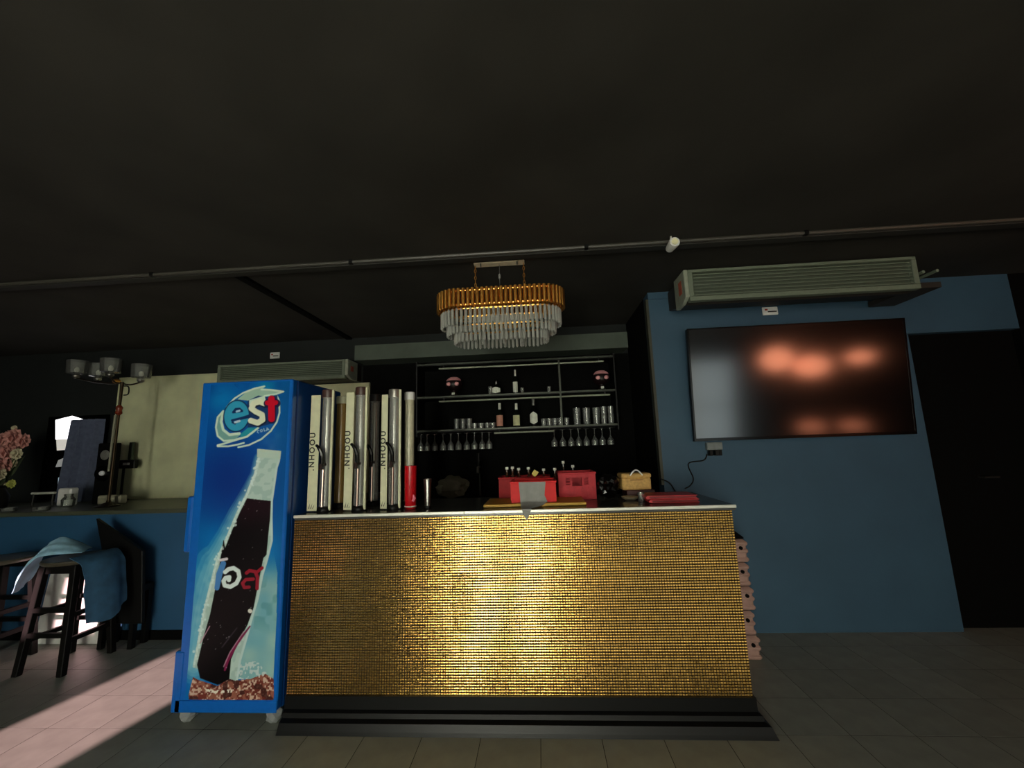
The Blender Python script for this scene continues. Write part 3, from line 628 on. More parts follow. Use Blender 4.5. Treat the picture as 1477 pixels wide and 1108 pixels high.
# things on the back counter
def bk(px, py, Y=4.0): return P(px, py, Y)
p = bk(692, 690); t = thing('beer_tap', 'slim steel beer tap column on the back counter', 'tap', (p.x, 4, ZK))
MB().lathe([(.045, 0), (.045, .015), (.022, .03), (.02, .33), (.03, .35), (.012, .37)], 12, (p.x, 4, ZK)).build('column', mat('dark_tap_steel', (60, 62, 58), .25, 1), t, smooth=True)
MB().path([(p.x, 3.98, ZK+.3), (p.x, 3.9, ZK+.3), (p.x, 3.88, ZK+.25)], .012, 8).build('spout', M_steel, t, smooth=True)
MB().path([(p.x, 3.93, ZK+.3), (p.x, 3.93, ZK+.43)], [.008, .016], 8).build('tap_handle', M_black, t, smooth=True)
p = bk(652, 703, 3.95)
tag(MB().blob((p.x, 3.95, ZK+.125), .13, 3, .45, 2.4, (1.15, .7, .72), 5).build('crumpled_bag', mat('grey_brown_bag', (86, 82, 66), .7), smooth=True, org=(p.x, 3.95, ZK)), 'crumpled grey brown bag lying on the back counter', 'bag')

# ------------------------------------------------------------------ beer towers on the counter
CT = TZ+.0012
me_t = text_mesh('U O O H N .'[::-1].replace(' ', ''), .047, M_ink, 'lettering')
def tower(px, py_top, label, Y, tube_m, cap_m, lp=None, strip=True, tap=True, r=.034, liquid=None):
    x = PZ(px, 738, CT).x*Y/PZ(px, 738, CT).y; zt_ = P(px, py_top, Y).z
    t = thing('beer_tower', label, 'beer tower', (x, Y, CT))
    MB().lathe([(r*1.35, 0), (r*1.4, .008), (r*1.3, .02), (r*1.05, .03)], 18, (x, Y, CT)).build('base', M_black, t, smooth=True)
    tb = MB().lathe([(r, .03), (r, zt_-CT-.05), (r*.92, zt_-CT-.05), (r*.92, .034)], 20, (x, Y, CT)).build('tube', tube_m, t, smooth=True)
    MB().lathe([(r*1.12, zt_-CT-.052), (r*1.15, zt_-CT-.045), (r*1.12, zt_-CT-.004), (r*1.0, zt_-CT)], 18, (x, Y, CT)).build('cap', cap_m, t, smooth=True)
    MB().path([(x, Y, CT+.034), (x, Y, zt_-.06)], .009, 8).build('ice_rod', M_steel if tap else M_ivory, t, smooth=True)
    if lp:
        w_ = lp; lb = MB().hexa([(x-r-w_, Y-.03, CT+.006), (x-r+.002, Y-.036, CT+.006), (x-r+.002, Y-.031, CT+.006), (x-r-w_, Y-.025, CT+.006)], [(x-r-w_, Y-.03, zt_-.035), (x-r+.002, Y-.036, zt_-.035), (x-r+.002, Y-.031, zt_-.035), (x-r-w_, Y-.025, zt_-.035)]).build('label_panel', M_ivory, t, .001)
        o = bpy.data.objects.new('lettering', me_t); COL.objects.link(o); o.parent = lb
        o.location = (-r-w_*.62, -.0355, (zt_-CT)*.43+.04); o.rotation_euler = Matrix(((0, -1, 0), (.0, 0, -1), (1, 0, 0))).to_euler()
        ic = MB()
        for q_ in range(3): ic.prism([(x-r-w_*.8+q_*.012, Y-.0345, CT+.02), (x-r-w_*.8+q_*.012+.005, Y-.0345, CT+.02), (x-r-w_*.8+q_*.016+.008, Y-.0345, CT+.05)], (0, .002, 0))
        ic.build('emblem', M_ink, lb)
    if strip: MB().box(x+r, x+r+.014, Y-.026, Y-.012, CT+.006, zt_-.004).build('side_strip', M_ivory, t, .002)
    if tap:
        zt2 = CT+.31; MB().path([(x+.006, Y-r*.8, zt2-.03), (x+.006, Y-r-.04, zt2-.03), (x+.008, Y-r-.045, zt2-.06)], .011, 8).build('tap', mat('tap_dark', (40, 20, 18), .35), t, smooth=True)
        MB().path(arc([(x+.012, Y-r-.035, zt2-.025), (x+.012, Y-r-.045, zt2+.03), (x-.004, Y-r-.05, zt2+.07), (x-.024, Y-r-.052, zt2+.09)], 4), [.012]*5+[.011]*4+[.009]*3+[.003], 8).build('tap_handle', M_gloss, t, smooth=True)
        MB().path([(x+.004, Y-r-.01, CT+.03), (x+.006, Y-r-.012, zt2-.06)], .008, 8).build('chrome_pipe', mat('rosy_chrome', (196, 170, 160), .2, 1), t, smooth=True)
    return t
cap_br = mat('brown_cap', (70, 46, 40), .4); cap_bl = mat('dark_cap', (36, 34, 32), .35); 
tower(468, 563, 'clear beer tower with a printed label panel and brown cap beside the blue cooler', 2.50, M_tube, cap_br, .062)
tower(489, 572, 'amber beer tower with a cream cap behind the labelled towers', 2.66, M_amber, M_ivory, None, False, False)
tower(518, 559, 'clear beer tower with a label panel in front of the cream board', 2.50, M_tube, cap_br, .052)
tower(538, 569, 'plain grey clear beer tower with a dark cap in the middle of the row', 2.72, M_tube, cap_bl, None, False, True, .032)
tower(568, 562, 'frosted beer tower with a label panel and steel clip on top', 2.52, M_tube, mat('steel_cap', (150, 146, 138), .3, .7), .04)
tower(590, 566, 'cream beer tower with a white cap standing behind the red cup', 2.64, mat('cream_tube', (196, 192, 164), .3), M_white, None, False, False, .03)
p = P(592, 727, 2.5); rc = thing('plastic_cup', 'tall red plastic cup beside the beer towers', 'cup', (p.x, 2.5, CT))
MB().lathe([(.03, 0), (.033, .005), (.036, .255), (.033, .255), (.03, .01)], 20, (p.x, 2.5, CT)).build('body', mat('deep_red_plastic', (186, 12, 24), .3), rc, smooth=True)
MB().lathe([(.036, .0), (.0365, .004), (.0345, .008)], 20, (p.x, 2.5, CT+.012)).build('base_ring', M_alu, rc)
MB().path([(p.x+.022, 2.5-.028, CT+.045), (p.x+.03, 2.5-.022, CT+.065), (p.x+.026, 2.5-.024, CT+.085)], [.008, .01, .004], 6).build('pink_mark', mat('pink_print', (230, 120, 140), .5), rc)
p = P(615, 734, 2.49)
tg = thing('steel_tumbler', 'small steel tumbler with a slanted rim next to the red cup', 'tumbler', (p.x, 2.52, CT))
MB().lathe([(.017, 0), (.018, .01), (.022, .14), (.025, .17), (.022, .172), (.019, .14), (.014, .01)], 16, (p.x, 2.52, CT)).build('body', M_steel, tg, smooth=True)
MB().lathe([(.024, 0), (.024, .012), (.018, .014)], 16, (p.x, 2.52, CT)).build('foot', M_black, tg)

# ------------------------------------------------------------------ red crates and the rest of the counter
a, b = P(697, 731, 2.46), P(846, 729, 2.46)
tag(MB().box(a.x, b.x, 2.46, 2.76, CT+.001, CT+.018).build('wooden_board', M_yellow, bevel=.004, org=(0, 2.6, CT)), 'flat yellow wooden board under the red crates', 'board')
def crate(name, label, x0, x1, y0, y1, z0, z1, m, th=.008):
    t = thing(name, label, 'crate', ((x0+x1)/2, (y0+y1)/2, z0))
    MB().box(x0, x1, y0, y1, z0, z0+th).build('floor_panel', m, t)
    for q_ in ((x0, x0+th, y0, y1), (x1-th, x1, y0, y1), (x0+th, x1-th, y1-th, y1)): MB().box(*q_, z0+th, z1).build('side_wall', m, t)
    for q_ in ((x0-.005, x1+.005, y0-.006, y0+.006), (x0-.005, x1+.005, y1-.006, y1+.006), (x0-.006, x0+.006, y0+.006, y1-.006), (x1-.006, x1+.006, y0+.006, y1-.006)): MB().box(*q_, z1, z1+.012).build('rim', m, t, .002)
    return t, th
Z0 = CT+.018
a, b = P(738, 728, 2.50), P(803, 728, 2.50); zA = P(770, 697, 2.5).z
ca, th = crate('red_crate', 'bright red plastic tub with grey tape down its front', a.x, b.x, 2.50, 2.74, CT+.0195, zA, M_red)
MB().box(a.x+th, b.x-th, 2.50, 2.50+th, CT+.027, zA).build('front_wall', M_red, ca)
for y in (2.54, 2.6, 2.66, 2.71): MB().box(a.x-.006, a.x, y-.012, y+.012, CT+.03, zA-.005).build('rib', M_red, ca)
ax0, ax1 = a.x, b.x
a, b = P(720, 715, 2.78), P(794, 715, 2.78)
cz, th = crate('red_crate', 'dark red crate full of small bottles behind the bright red tub', a.x, b.x, 2.78, 2.97, CT, P(740, 691, 2.78).z, mat('dark_red_plastic', (150, 10, 18), .55, spec=.2))
MB().box(a.x+th, b.x-th, 2.78, 2.78+th, CT+th, P(740, 691, 2.78).z).build('front_wall', mat('dark_red_plastic', (150, 10, 18), .55, spec=.2), cz)
a, b = P(807, 722, 2.73), P(861, 722, 2.73); zB = P(835, 684, 2.73).z
cb, th = crate('red_crate', 'faded red crate with a hand hole and slots in its front', a.x, b.x, 2.73, 2.96, CT, zB, M_dred)
x0, x1, H_ = a.x, b.x, zB-CT
def fw(u0, u1, v0, v1, nm='front_wall', m=M_dred, d=0): MB().box(x0+(x1-x0)*u0, x0+(x1-x0)*u1, 2.73-d, 2.73+th-d, CT+th+(H_-th)*v0, CT+th+(H_-th)*v1).build(nm, m, cb)
fw(.03, .97, 0, .52); fw(.03, .97, .86, 1); fw(.03, .2, .52, .86); fw(.8, .97, .52, .86); fw(.31, .36, .52, .86); fw(.64, .69, .52, .86)
for a_, b_ in ((.2, .31), (.69, .8)):
    for v in (.52, .62, .74): fw(a_, b_, v, v+.045, 'slot_bar')
for u in (.06, .24, .44, .62, .78, .9): fw(u, u+.035, .02, .45, 'front_rib', M_dred, .004)
def small_bottle(px, py, Y, z0, label, group, m, capm=L_w):
    x = P(px, py, Y).x; zt_ = P(px, py, Y).z; h = zt_-z0; t = thing('small_bottle', label, 'bottle', (x, Y, z0), group)
    MB().lathe([(.019, 0), (.021, .006), (.021, h*.55), (.009, h*.75), (.008, h*.93)], 10, (x, Y, z0)).build('glass', m, t, smooth=True)
    MB().lathe([(.0105, h*.92), (.0115, h*.94), (.0105, h)], 10, (x, Y, z0)).build('cap', capm, t, smooth=True)
brown = mat('brown_bottle_glass', (60, 34, 18), .1, spec=.8)
for k, (px, py) in enumerate(((731, 674), (739, 673), (748, 675), (762, 674))):
    small_bottle(px, py, 2.87, CT+.0095, '%s small brown bottle from the cooler side in the dark red crate' % ORD[k], 'small bottles in the dark red crate', brown)
for k, (px, py) in enumerate(((784, 676), (800, 675))):
    small_bottle(px, py, 2.87, CT+(.0095 if k == 0 else 0), ('white capped bottle in the corner of the dark red crate', 'white capped bottle between the dark red and the faded red crates')[k], None, brown)
for k, (px, py, lab) in enumerate(((812, 665, 'taller dark bottle behind the faded red crate'), (826, 671, 'shorter dark bottle behind the faded red crate'))): small_bottle(px, py, 2.985, CT, lab, None, G_dark)
p = P(772, 683, 2.87); sy = thing('yellow_sachet', 'bright yellow sachet on a stick poking out of the dark red crate', 'sachet', (p.x, 2.87, CT+.0095))
MB().prism([(p.x-.024, 2.87, p.z), (p.x-.004, 2.87, p.z+.026), (p.x+.026, 2.87, p.z+.006), (p.x-.004, 2.87, p.z-.028)], (0, .004, 0)).build('packet', mat('yellow_foil', (240, 206, 30), .35), sy, .001); MB().path([(p.x, 2.876, CT+.0095), (p.x, 2.876, p.z)], .003, 6).build('stick', M_yellow, sy)
# strip of tape from the tub over the counter edge
xa, xb, xc, xd = P(748, 698, 2.49).x, P(787, 697, 2.49).x, P(748, 734, 2.4).x, P(764, 736, 2.4).x
yt = 2.489; rows = []
def rw(x0, x1, y, z, wob=0): rows.append([(x0+(x1-x0)*k/6, y-wob*math.sin(k*1.7), z) for k in range(7)])
rw(xa, xb, yt, zA+.008); rw(xa+.004, xb-.006, yt, zA-.04, .003); rw(xa+.006, xb-.01, yt, CT+.06, .003); rw(xa+.008, xb+.006, yt-.006, CT+.022, .002)
rw(xa+.01, xb+.0, 2.455, CT+.026); rw(xa+.011, xb-.02, 2.44, CT+.012); rw(xa+.012, xb-.05, 2.41, CT+.007); rw(xa+.02, xb-.085, 2.352, CT+.008); rw(xa+.022, xb-.088, 2.339, CT+.006); rw(xa+.024, xb-.09, 2.336, CT-.006); rw(xa+.032, xb-.1, 2.334, CT-.03); rw(xa+.043, xa+.05, 2.334, CT-.05)
tag(MB().sheet(rows, .002).build('tape_strip', M_grey, smooth=True, org=(xa, 2.45, CT)), 'wide strip of grey tape hanging from the red tub over the counter edge', 'tape')
# black glossy bundle, tan box, folders
p = P(879, 722, 2.72)
tag(MB().blob((p.x, 2.73, CT+.08), .07, 3, .5, 3.2, (.95, .8, 1.0), 2).build('plastic_bag', M_gloss, org=(p.x, 2.73, CT)), 'crumpled glossy black plastic bag beside the faded red crate', 'bag')
a, b = P(905, 722, 2.74), P(946, 722, 2.74); zb_ = P(920, 707, 2.74).z
tag(MB().box(a.x, b.x, 2.74, 2.9, CT, zb_).build('maroon_box', mat('maroon_card', (60, 18, 20), .5), bevel=.003, org=(a.x, 2.8, CT)), 'low dark maroon box under the tan basket', 'box')
a, b = P(898, 706, 2.75), P(940, 706, 2.75); zt_ = P(920, 683, 2.75).z
tb = thing('tan_basket', 'tan woven box with a white looped handle on the bar counter', 'basket', ((a.x+b.x)/2, 2.82, zb_))
MB().box(a.x, b.x, 2.75, 2.89, zb_, zt_-.03).build('body', M_tan, tb, .006); MB().box(a.x-.004, b.x+.004, 2.746, 2.894, zt_-.03, zt_).build('lid', M_tan, tb, .008)
mx_ = (a.x+b.x)/2
MB().path([(mx_-.04+.08*k/10, 2.745, zt_-.012+.034*math.sin(math.pi*k/10)) for k in range(11)], .005, 6).build('handle', M_white, tb, smooth=True)
MB().box(mx_-.04, mx_+.04, 2.742, 2.746, zb_+.06, zb_+.066).build('seam', mat('tan_seam', (140, 100, 56), .7), tb)
p = P(909, 716, 2.66); lathe_thing('saucer', 'small pale saucer in front of the tan basket', 'saucer', (p.x, 2.66, CT), [(.03, 0), (.05, .012), (.056, .02), (.05, .021), (.028, .008)], mat('pale_ceramic', (150, 136, 116), .3))
p = P(925, 722, 2.58); lathe_thing('shot_glass', 'small clear shot glass between saucer and red menus', 'glass', (p.x, 2.58, CT), [(.016, 0), (.018, .003), (.022, .05), (.02, .05), (.015, .008)], M_glass)
a, b = P(939, 727, 2.47), P(1011, 725, 2.47)
for k, (z, dx, lab) in enumerate(((0, 0, 'long red menu folder lying flat on the counter'), (.021, -.012, 'long red menu folder stacked on another red folder'))):
    t = thing('menu_folder', lab, 'folder', ((a.x+b.x)/2, 2.55, CT+z))
    xs0, xs1, ys0, ys1, zz = a.x+dx, b.x-.006+dx*.5, 2.47+k*.01, 2.66, CT+z+.0005
    for q_ in (0, .016): MB().box(xs0, xs1, ys0, ys1, zz+q_, zz+q_+.0035).build('cover', mat('red_folder', (204, 56, 62), .45), t, .001)
    MB().box(xs0+.008, xs1-.006, ys0+.004, ys1-.004, zz+.004, zz+.0155).build('pages', mat('dark_pages', (120, 34, 38), .7), t)
    MB().path([(xs0, ys0+.0, zz+.01), (xs0, ys1, zz+.01)], .0095, 8).build('spine', mat('red_folder', (204, 56, 62), .45), t, smooth=True)

# ------------------------------------------------------------------ stack of crates beyond the bar end
cr0 = PZ(1092, 948, 0); sx1_ = cr0.x; cy0 = 3.02; hz = (P(1076, 778, cy0).z)/5
names = ['lowest', 'second', 'third', 'fourth', 'topmost']
for k in range(5):
    z = .001+k*hz; x1_ = sx1_+(.012, -.006, .008, -.004, .002)[k]; x0_ = x1_-.27
    t = thing('plastic_crate', 'faded pink plastic crate beside the bar, %s of its stack' % ('fourth from the floor' if k == 3 else names[k]+('' if k in (0, 4) else ' from the floor')), 'crate', ((x0_+x1_)/2, cy0+.16, z), 'faded crates stacked beside the bar')
    MB().box(x0_+.008, x1_-.008, cy0+.008, cy0+.3, z, z+hz*.96).build('body', M_pinkcr, t, .012)
    for q_ in (.02, .38, .7): MB().box(x0_, x1_, cy0, cy0+.308, z+hz*q_, z+hz*(q_+.2)).build('rib_band', M_pinkcr, t, .01)
    MB().path([(x1_-.05, cy0-.004, z+hz*.62), (x1_-.05, cy0+.01, z+hz*.62)], .012, 8).build('hole', M_blackm, t)
MB().hexa([(sx1_-.27, cy0+.01, 5*hz+.001), (sx1_-.005, cy0+.01, 5*hz+.001), (sx1_-.005, cy0+.3, 5*hz+.001), (sx1_-.27, cy0+.3, 5*hz+.001)], [(sx1_-.24, cy0+.03, 5*hz+.05), (sx1_-.06, cy0+.03, 5*hz+.05), (sx1_-.06, cy0+.28, 5*hz+.05), (sx1_-.24, cy0+.28, 5*hz+.05)]).build('lid', M_blackm, t, .01)['label'] = 'black lid'

# ------------------------------------------------------------------ left: boards, lamp, speaker, flowers on the ledge
def board(label, x0, x1, z0, z1, y=YB-.02):
    t = thing('wall_board', label, 'board', ((x0+x1)/2, YB, z0)); MB().box(x0, x1, y, YB-.001, z0, z1).build('panel', M_cream, t, .004)
    for q_ in ((x0, x1, z0, z0+.025), (x0, x1, z1-.02, z1), (x0, x0+.02, z0+.025, z1-.02), (x1-.02, x1, z0+.025, z1-.02)): MB().box(q_[0], q_[1], y-.008, y, q_[2], q_[3]).build('edge_frame', M_cream, t)
    return t
c0, c1 = P(172, 545, YB-.03), P(306, 541, YB-.03)
board('large mottled cream board on the wall above the ledge', c0.x, c1.x+.25, ZL+.001, c0.z)
c0, c1 = P(440, 553, YB-.03), P(533, 548, YB-.03)
board('cream board behind the row of beer towers', c0.x, c1.x, ZL+.001, P(525, 552, YB-.03).z)
# standing lamp with glass shades
YLm = 3.66; hub = P(160, 549, YLm); bs = Vector((P(156, 728, YLm).x, YLm, ZL))
lm = thing('candelabra_lamp', 'tall brass standing lamp with glass cup shades on the ledge', 'lamp', bs)
MB().lathe([(.09, 0), (.095, .008), (.06, .022), (.02, .04), (.014, .06)], 18, bs).build('base', mat('dark_brass', (52, 40, 26), .4, .8), lm, smooth=True)
MB().path([bs+Vector((0, 0, .05)), Vector((bs.x, YLm, hub.z-.12)), Vector((bs.x, YLm, hub.z-.02))], [.012, .012, .016], 10).build('stem', mat('dark_brass', (52, 40, 26), .4, .8), lm, smooth=True)
kz = P(165, 592, YLm).z
MB().lathe([(.012, -.05), (.028, -.03), (.022, 0), (.03, .025), (.012, .05)], 12, (bs.x, YLm, kz)).build('red_knob', mat('red_brown_knob', (120, 48, 28), .25), lm, smooth=True)
MB().path([(bs.x-.016, YLm-.016, kz-.05), (bs.x-.016, YLm-.016, ZL+.32)], .009, 8).build('pale_rod', mat('pale_rod', (140, 138, 118), .4), lm, smooth=True)
MB().blob((bs.x-.06, YLm, hub.z-.01), .03, 2, 0, 1, (1.2, 1, .8)).build('hub', M_brass, lm, smooth=True)
for px, py, dy in ((110, 541, 0), (159, 539, -.1), (203, 547, .02), (141, 545, .14)):
    e = P(px, py, YLm+dy); hb = Vector((bs.x-.02, YLm, hub.z-.03))
    MB().path(arc([hb, (hb+e)/2+Vector((0, 0, -.035)), e+Vector((0, 0, -.03))], 5), .007, 6).build('arm', mat('dark_brass', (52, 40, 26), .4, .8), lm, smooth=True)
    MB().lathe([(.012, -.035), (.03, -.02), (.03, -.005), (.012, 0)], 12, e).build('cup', M_steel, lm, smooth=True)
    MB().lathe([(.03, 0), (.075, .012), (.082, .14), (.079, .14), (.071, .016), (.01, .006)], 18, e).build('glass_shade', M_glass, lm, smooth=True)
    MB().blob((e.x, e.y, e.z+.05), .02, 2, 0, 1, (1, 1, 1.5)).build('bulb', mat('bulb_white', (220, 220, 210), .2), lm, smooth=True)
MB().path(arc([(bs.x+.014, YLm, hub.z-.06), (bs.x+.07, YLm, hub.z-.07), (bs.x+.075, YLm, hub.z-.14), (bs.x+.03, YLm, hub.z-.15)], 5), .006, 6).build('scroll', M_black, lm, smooth=True)
# speaker
sp0 = P(150, 668, 3.9); s_ = thing('speaker', 'small black two-cone speaker on the ledge beside the lamp', 'speaker', (sp0.x, 3.95, ZL))
MB().box(sp0.x-.09, sp0.x+.09, 3.9, 3.98, ZL+.001, sp0.z+.2).build('cabinet', M_blackm, s_, .01)
MB().path([(sp0.x, 3.885, sp0.z+.08), (sp0.x, 3.9, sp0.z+.08)], [.035, .05], 16).build('tweeter', mat('grey_cone', (110, 110, 104), .5), s_, smooth=True)
MB().path([(sp0.x, 3.88, sp0.z-.1), (sp0.x, 3.9, sp0.z-.1)], [.07, .085], 18).build('woofer', M_gloss, s_, smooth=True); MB().blob((sp0.x+.02, 3.875, sp0.z-.1), .025, 2).build('cone_glint', mat('white_glint', (235, 235, 240), .3), s_, smooth=True)  # grey tweeter tone and white blob are cone glints put in as colour
# L-shaped bracket in front of the board
p0, p1, p2 = P(174, 672, 4.18), P(192, 672, 4.18), P(190, 638, 4.18)
lb = thing('desk_stand', 'black L-shaped stand with white buttons in front of the cream board', 'stand', (p0.x, 4.18, ZL))
MB().box(p0.x-.04, p1.x+.03, 4.16, 4.21, p0.z-.03, p0.z+.06).build('box', M_black, lb, .006); MB().box(p2.x-.018, p2.x+.025, 4.17, 4.2, p0.z+.06, p2.z).build('upright', mat('dark_green_plastic', (30, 44, 26), .5), lb, .004)
MB().path([(p0.x+.04, 4.18, ZL), (p0.x+.04, 4.18, p0.z-.03)], .012, 8).build('leg', M_black, lb); MB().lathe([(.07, 0), (.07, .01), (.014, .018)], 14, (p0.x+.04, 4.18, ZL)).build('foot', M_black, lb)
for dx in (.05, .09): MB().box(p0.x+dx, p0.x+dx+.03, 4.154, 4.16, p0.z+.005, p0.z+.03).build('button', M_white, lb)
# curtain
cx0, cx1 = P(104, 612, 4.2).x, P(150, 612, 4.2).x; zc = P(120, 606, 4.2).z; rows = []
for i in range(14):
    f_ = i/13; z = ZL+.002+(zc-ZL)*(1-f_); off = -.01*f_
    rows.append([(cx0+.02+(cx1-cx0)*k/24+off-(.06*f_)*(1-k/24), 4.17+.055*math.sin(k*1.15)*(0.6+.4*f_), z) for k in range(25)])
tag(MB().sheet(rows, .006).build('curtain', mat('dark_blue_curtain', (84, 92, 116), .9, var=.15), smooth=True, org=(cx0, 4.2, ZL)), 'dark blue folded curtain beside the bright gap of daylight', 'curtain')
# vase of flowers
fl = P(14, 660, 3.62); zf = ZL
va = thing('flower_vase', 'dark vase of faded pink and cream flowers on the ledge', 'vase', (fl.x-.08, 3.62, ZL)); vx = fl.x-.08
MB().lathe([(.05, 0), (.08, .02), (.09, .12), (.05, .2), (.06, .22), (.052, .22), (.04, .19), (.07, .12)], 16, (vx, 3.62, ZL)).build('vase', M_black, va, smooth=True)
FM = [mat('faded_pink_petals', (196, 138, 130), .8, var=.2), mat('cream_petals', (190, 180, 150), .8, var=.2), mat('yellow_green_petals', (176, 180, 90), .8)]
def flower(x, y, z, r, m):
    c = Vector((x, y, z)); f_ = MB().blob(c, r*.55, 1, .2, 3, (1, 1, .9), x*7)
    for ring, (n_, rr, tilt) in enumerate(((8, 1.0, .1), (8, .95, .6), (6, .9, 1.0))):
        for k in range(n_):
            a_ = 2*math.pi*k/n_+ring*.6; d = (Vector((math.cos(a_)*math.cos(tilt), 0, math.sin(a_)*math.cos(tilt)))+Vector((0, -math.sin(tilt), .15))).normalized(); sdv = d.cross(Vector((.1, 1, .2))).normalized()
            f_.add([c+d*r*.2, c+d*r*rr*.7+sdv*r*.4, c+d*r*rr, c+d*r*rr*.7-sdv*r*.4, c+d*r*rr*.6+Vector((0, -.015, .008))], [(0, 1, 4), (1, 2, 4), (2, 3, 4), (3, 0, 4)])
    o = f_.build('flower', m, va); MB().path([(vx, 3.62, ZL+.18), ((x+vx)/2, 3.63, (z+ZL+.22)/2), (x, y+.01, z)], .004, 5).build('flower_stem', mat('stem_green', (60, 74, 40), .7), o)
for px, py, r, k in ((8, 634, .08, 0), (22, 630, .085, 0), (36, 636, .075, 0), (12, 652, .085, 0), (2, 648, .08, 0), (26, 655, .06, 1), (0, 668, .085, 0), (10, 672, .07, 0), (3, 684, .06, 1), (18, 698, .045, 2), (2, 700, .06, 1), (22, 618, .03, 1), (28, 642, .05, 0), (-8, 640, .09, 0), (-10, 660, .09, 0), (18, 642, .07, 0), (6, 662, .08, 0), (-6, 690, .07, 1), (20, 668, .05, 1)):
    q_ = P(px, py, 3.62+random.uniform(-.05, .05)); flower(q_.x, q_.y, q_.z, r, FM[k])
lf = MB()
for k in range(16):
    a_ = random.uniform(0, 6.28); c = Vector((vx, 3.62, ZL+.2)); d = Vector((math.cos(a_), math.sin(a_)*.6, random.uniform(.5, 1.8))).normalized(); s2 = d.cross(Vector((0, 1, .2))).normalized(); L_ = random.uniform(.15, .36)
    lf.add([c, c+d*L_*.5+s2*.035, c+d*L_, c+d*L_*.5-s2*.035], [(0, 1, 2, 3)])
lf.build('leaves', mat('dark_leaf', (52, 62, 38), .7), va)
# small clutter on the ledge
for px, py, w_, h_, m, lab, nm, cat in ((95, 712, .07, .13, M_white, 'white paper box standing on the ledge below the bright gap', 'paper_box', 'box'), (160, 712, .12, .07, mat('grey_cream_cloth', (140, 136, 116), .9), 'folded grey cloth bundle on the ledge beside the lamp', 'cloth_bundle', 'cloth')):
    q_ = P(px, py, 3.8); o = MB().box(q_.x-w_, q_.x+w_, 3.78, 3.86, ZL+.001, ZL+h_*1.3); tag(o.build(nm, m, bevel=.012, org=(q_.x, 3.85, ZL)), lab, cat)
for px, lab in ((12, 'small glass ashtray on the ledge in front of the flower vase'), (60, 'small glass ashtray on the ledge near the white paper box')):
    q_ = PZ(px, 735, ZL); y_ = 3.46; x_ = P(px, 733, y_).x; lathe_thing('glass_ashtray', lab, 'ashtray', (x_, y_, ZL), [(.04, 0), (.055, .004), (.06, .035), (.052, .035), (.045, .012)], M_glass)
q_ = P(110, 698, 3.75); lathe_thing('glass_jar', 'round clear glass jar on the ledge beside the curtain', 'jar', (q_.x, 3.7, ZL), [(.03, 0), (.045, .01), (.05, .07), (.03, .1), (.034, .12), (.028, .12), (.024, .1), (.044, .07)], M_glass)
a, b = P(46, 712, 3.8), P(80, 709, 3.8)
tr = thing('steel_rail', 'short bright steel rail on two feet on the ledge', 'rail', ((a.x+b.x)/2, 3.8, ZL)); MB().path([(a.x, 3.8, a.z), (b.x, 3.8, a.z)], .011, 8).build('bar', M_alu, tr, smooth=True)
for x in (a.x+.02, b.x-.02): MB().path([(x, 3.8, ZL), (x, 3.8, a.z)], .008, 6).build('foot', M_black, tr)

# ------------------------------------------------------------------ stools with cloths
def stool(label, cx, cy, rot=0, zt_=.74, hw=.165):
    t = thing('bar_stool', label, 'stool', (cx, cy, 0))
    MB().lathe([(.14, zt_-.03), (.19, zt_-.028), (.2, zt_-.012), (.195, zt_), (.1, zt_+.004)], 26, (cx, cy, 0)).build('seat', mat('stool_seat', (74, 70, 58), .4, var=.2), t, smooth=True)
    for sx in (-1, 1):
        for sy in (-1, 1): MB().hexa([(cx+sx*hw+a_*.02, cy+sy*hw+b_*.02, .001) for a_, b_ in ((-1, -1), (1, -1), (1, 1), (-1, 1))], [(cx+sx*hw*.72+a_*.022, cy+sy*hw*.72+b_*.022, zt_-.03) for a_, b_ in ((-1, -1), (1, -1), (1, 1), (-1, 1))]).build('leg', M_wood, t, .003)
    for z, k in ((.2, .94), (.36, .89)):
        for s2 in (-1, 1): MB().box(cx-hw*k, cx+hw*k, cy+s2*hw*k-.012, cy+s2*hw*k+.012, z+.04, z+.07).build('stretcher', M_wood, t); MB().box(cx+s2*hw*k-.012, cx+s2*hw*k+.012, cy-hw*k, cy+hw*k, z, z+.03).build('stretcher', M_wood, t)
    MB().box(cx-hw*.7, cx+hw*.7, cy-hw*.72-.01, cy-hw*.72+.01, zt_-.09, zt_-.03).build('apron', M_wood, t); MB().box(cx-hw*.7, cx+hw*.7, cy+hw*.72-.01, cy+hw*.72+.01, zt_-.09, zt_-.03).build('apron', M_wood, t)
    return t
f0, f1 = PZ(22, 976, 0), PZ(90, 976, 0); scx, scy = (f0.x+f1.x)/2, f0.y+.165
stool('dark wooden bar stool with blue cloths thrown over its seat', scx, scy)
stool('dark empty bar stool against the low blue wall', scx-.62, scy-.02)
sz = .748
def cloth(label, name, m, ctrl, seed):   # ctrl: rows of guide points, refined with ripples
    n_, k_ = 22, 16; R_ = [arc(r, 6) for r in ctrl]; wd = len(R_[0]); cols = [arc([r[j] for r in R_], 6) for j in range(wd)]
    rows = [[cols[j][i]+Vector((0, -1, .4))*.012*noise.noise(Vector((i*.35, j*.35, seed)))+Vector((0, -abs(.016*math.sin(j*.9+seed)), 0))*min(1, i/8) for j in range(wd)] for i in range(len(cols[0]))]
    return tag(MB().sheet(rows, .004).build(name, m, smooth=True, org=ctrl[0][0]), label, 'cloth')
x, y = scx, scy
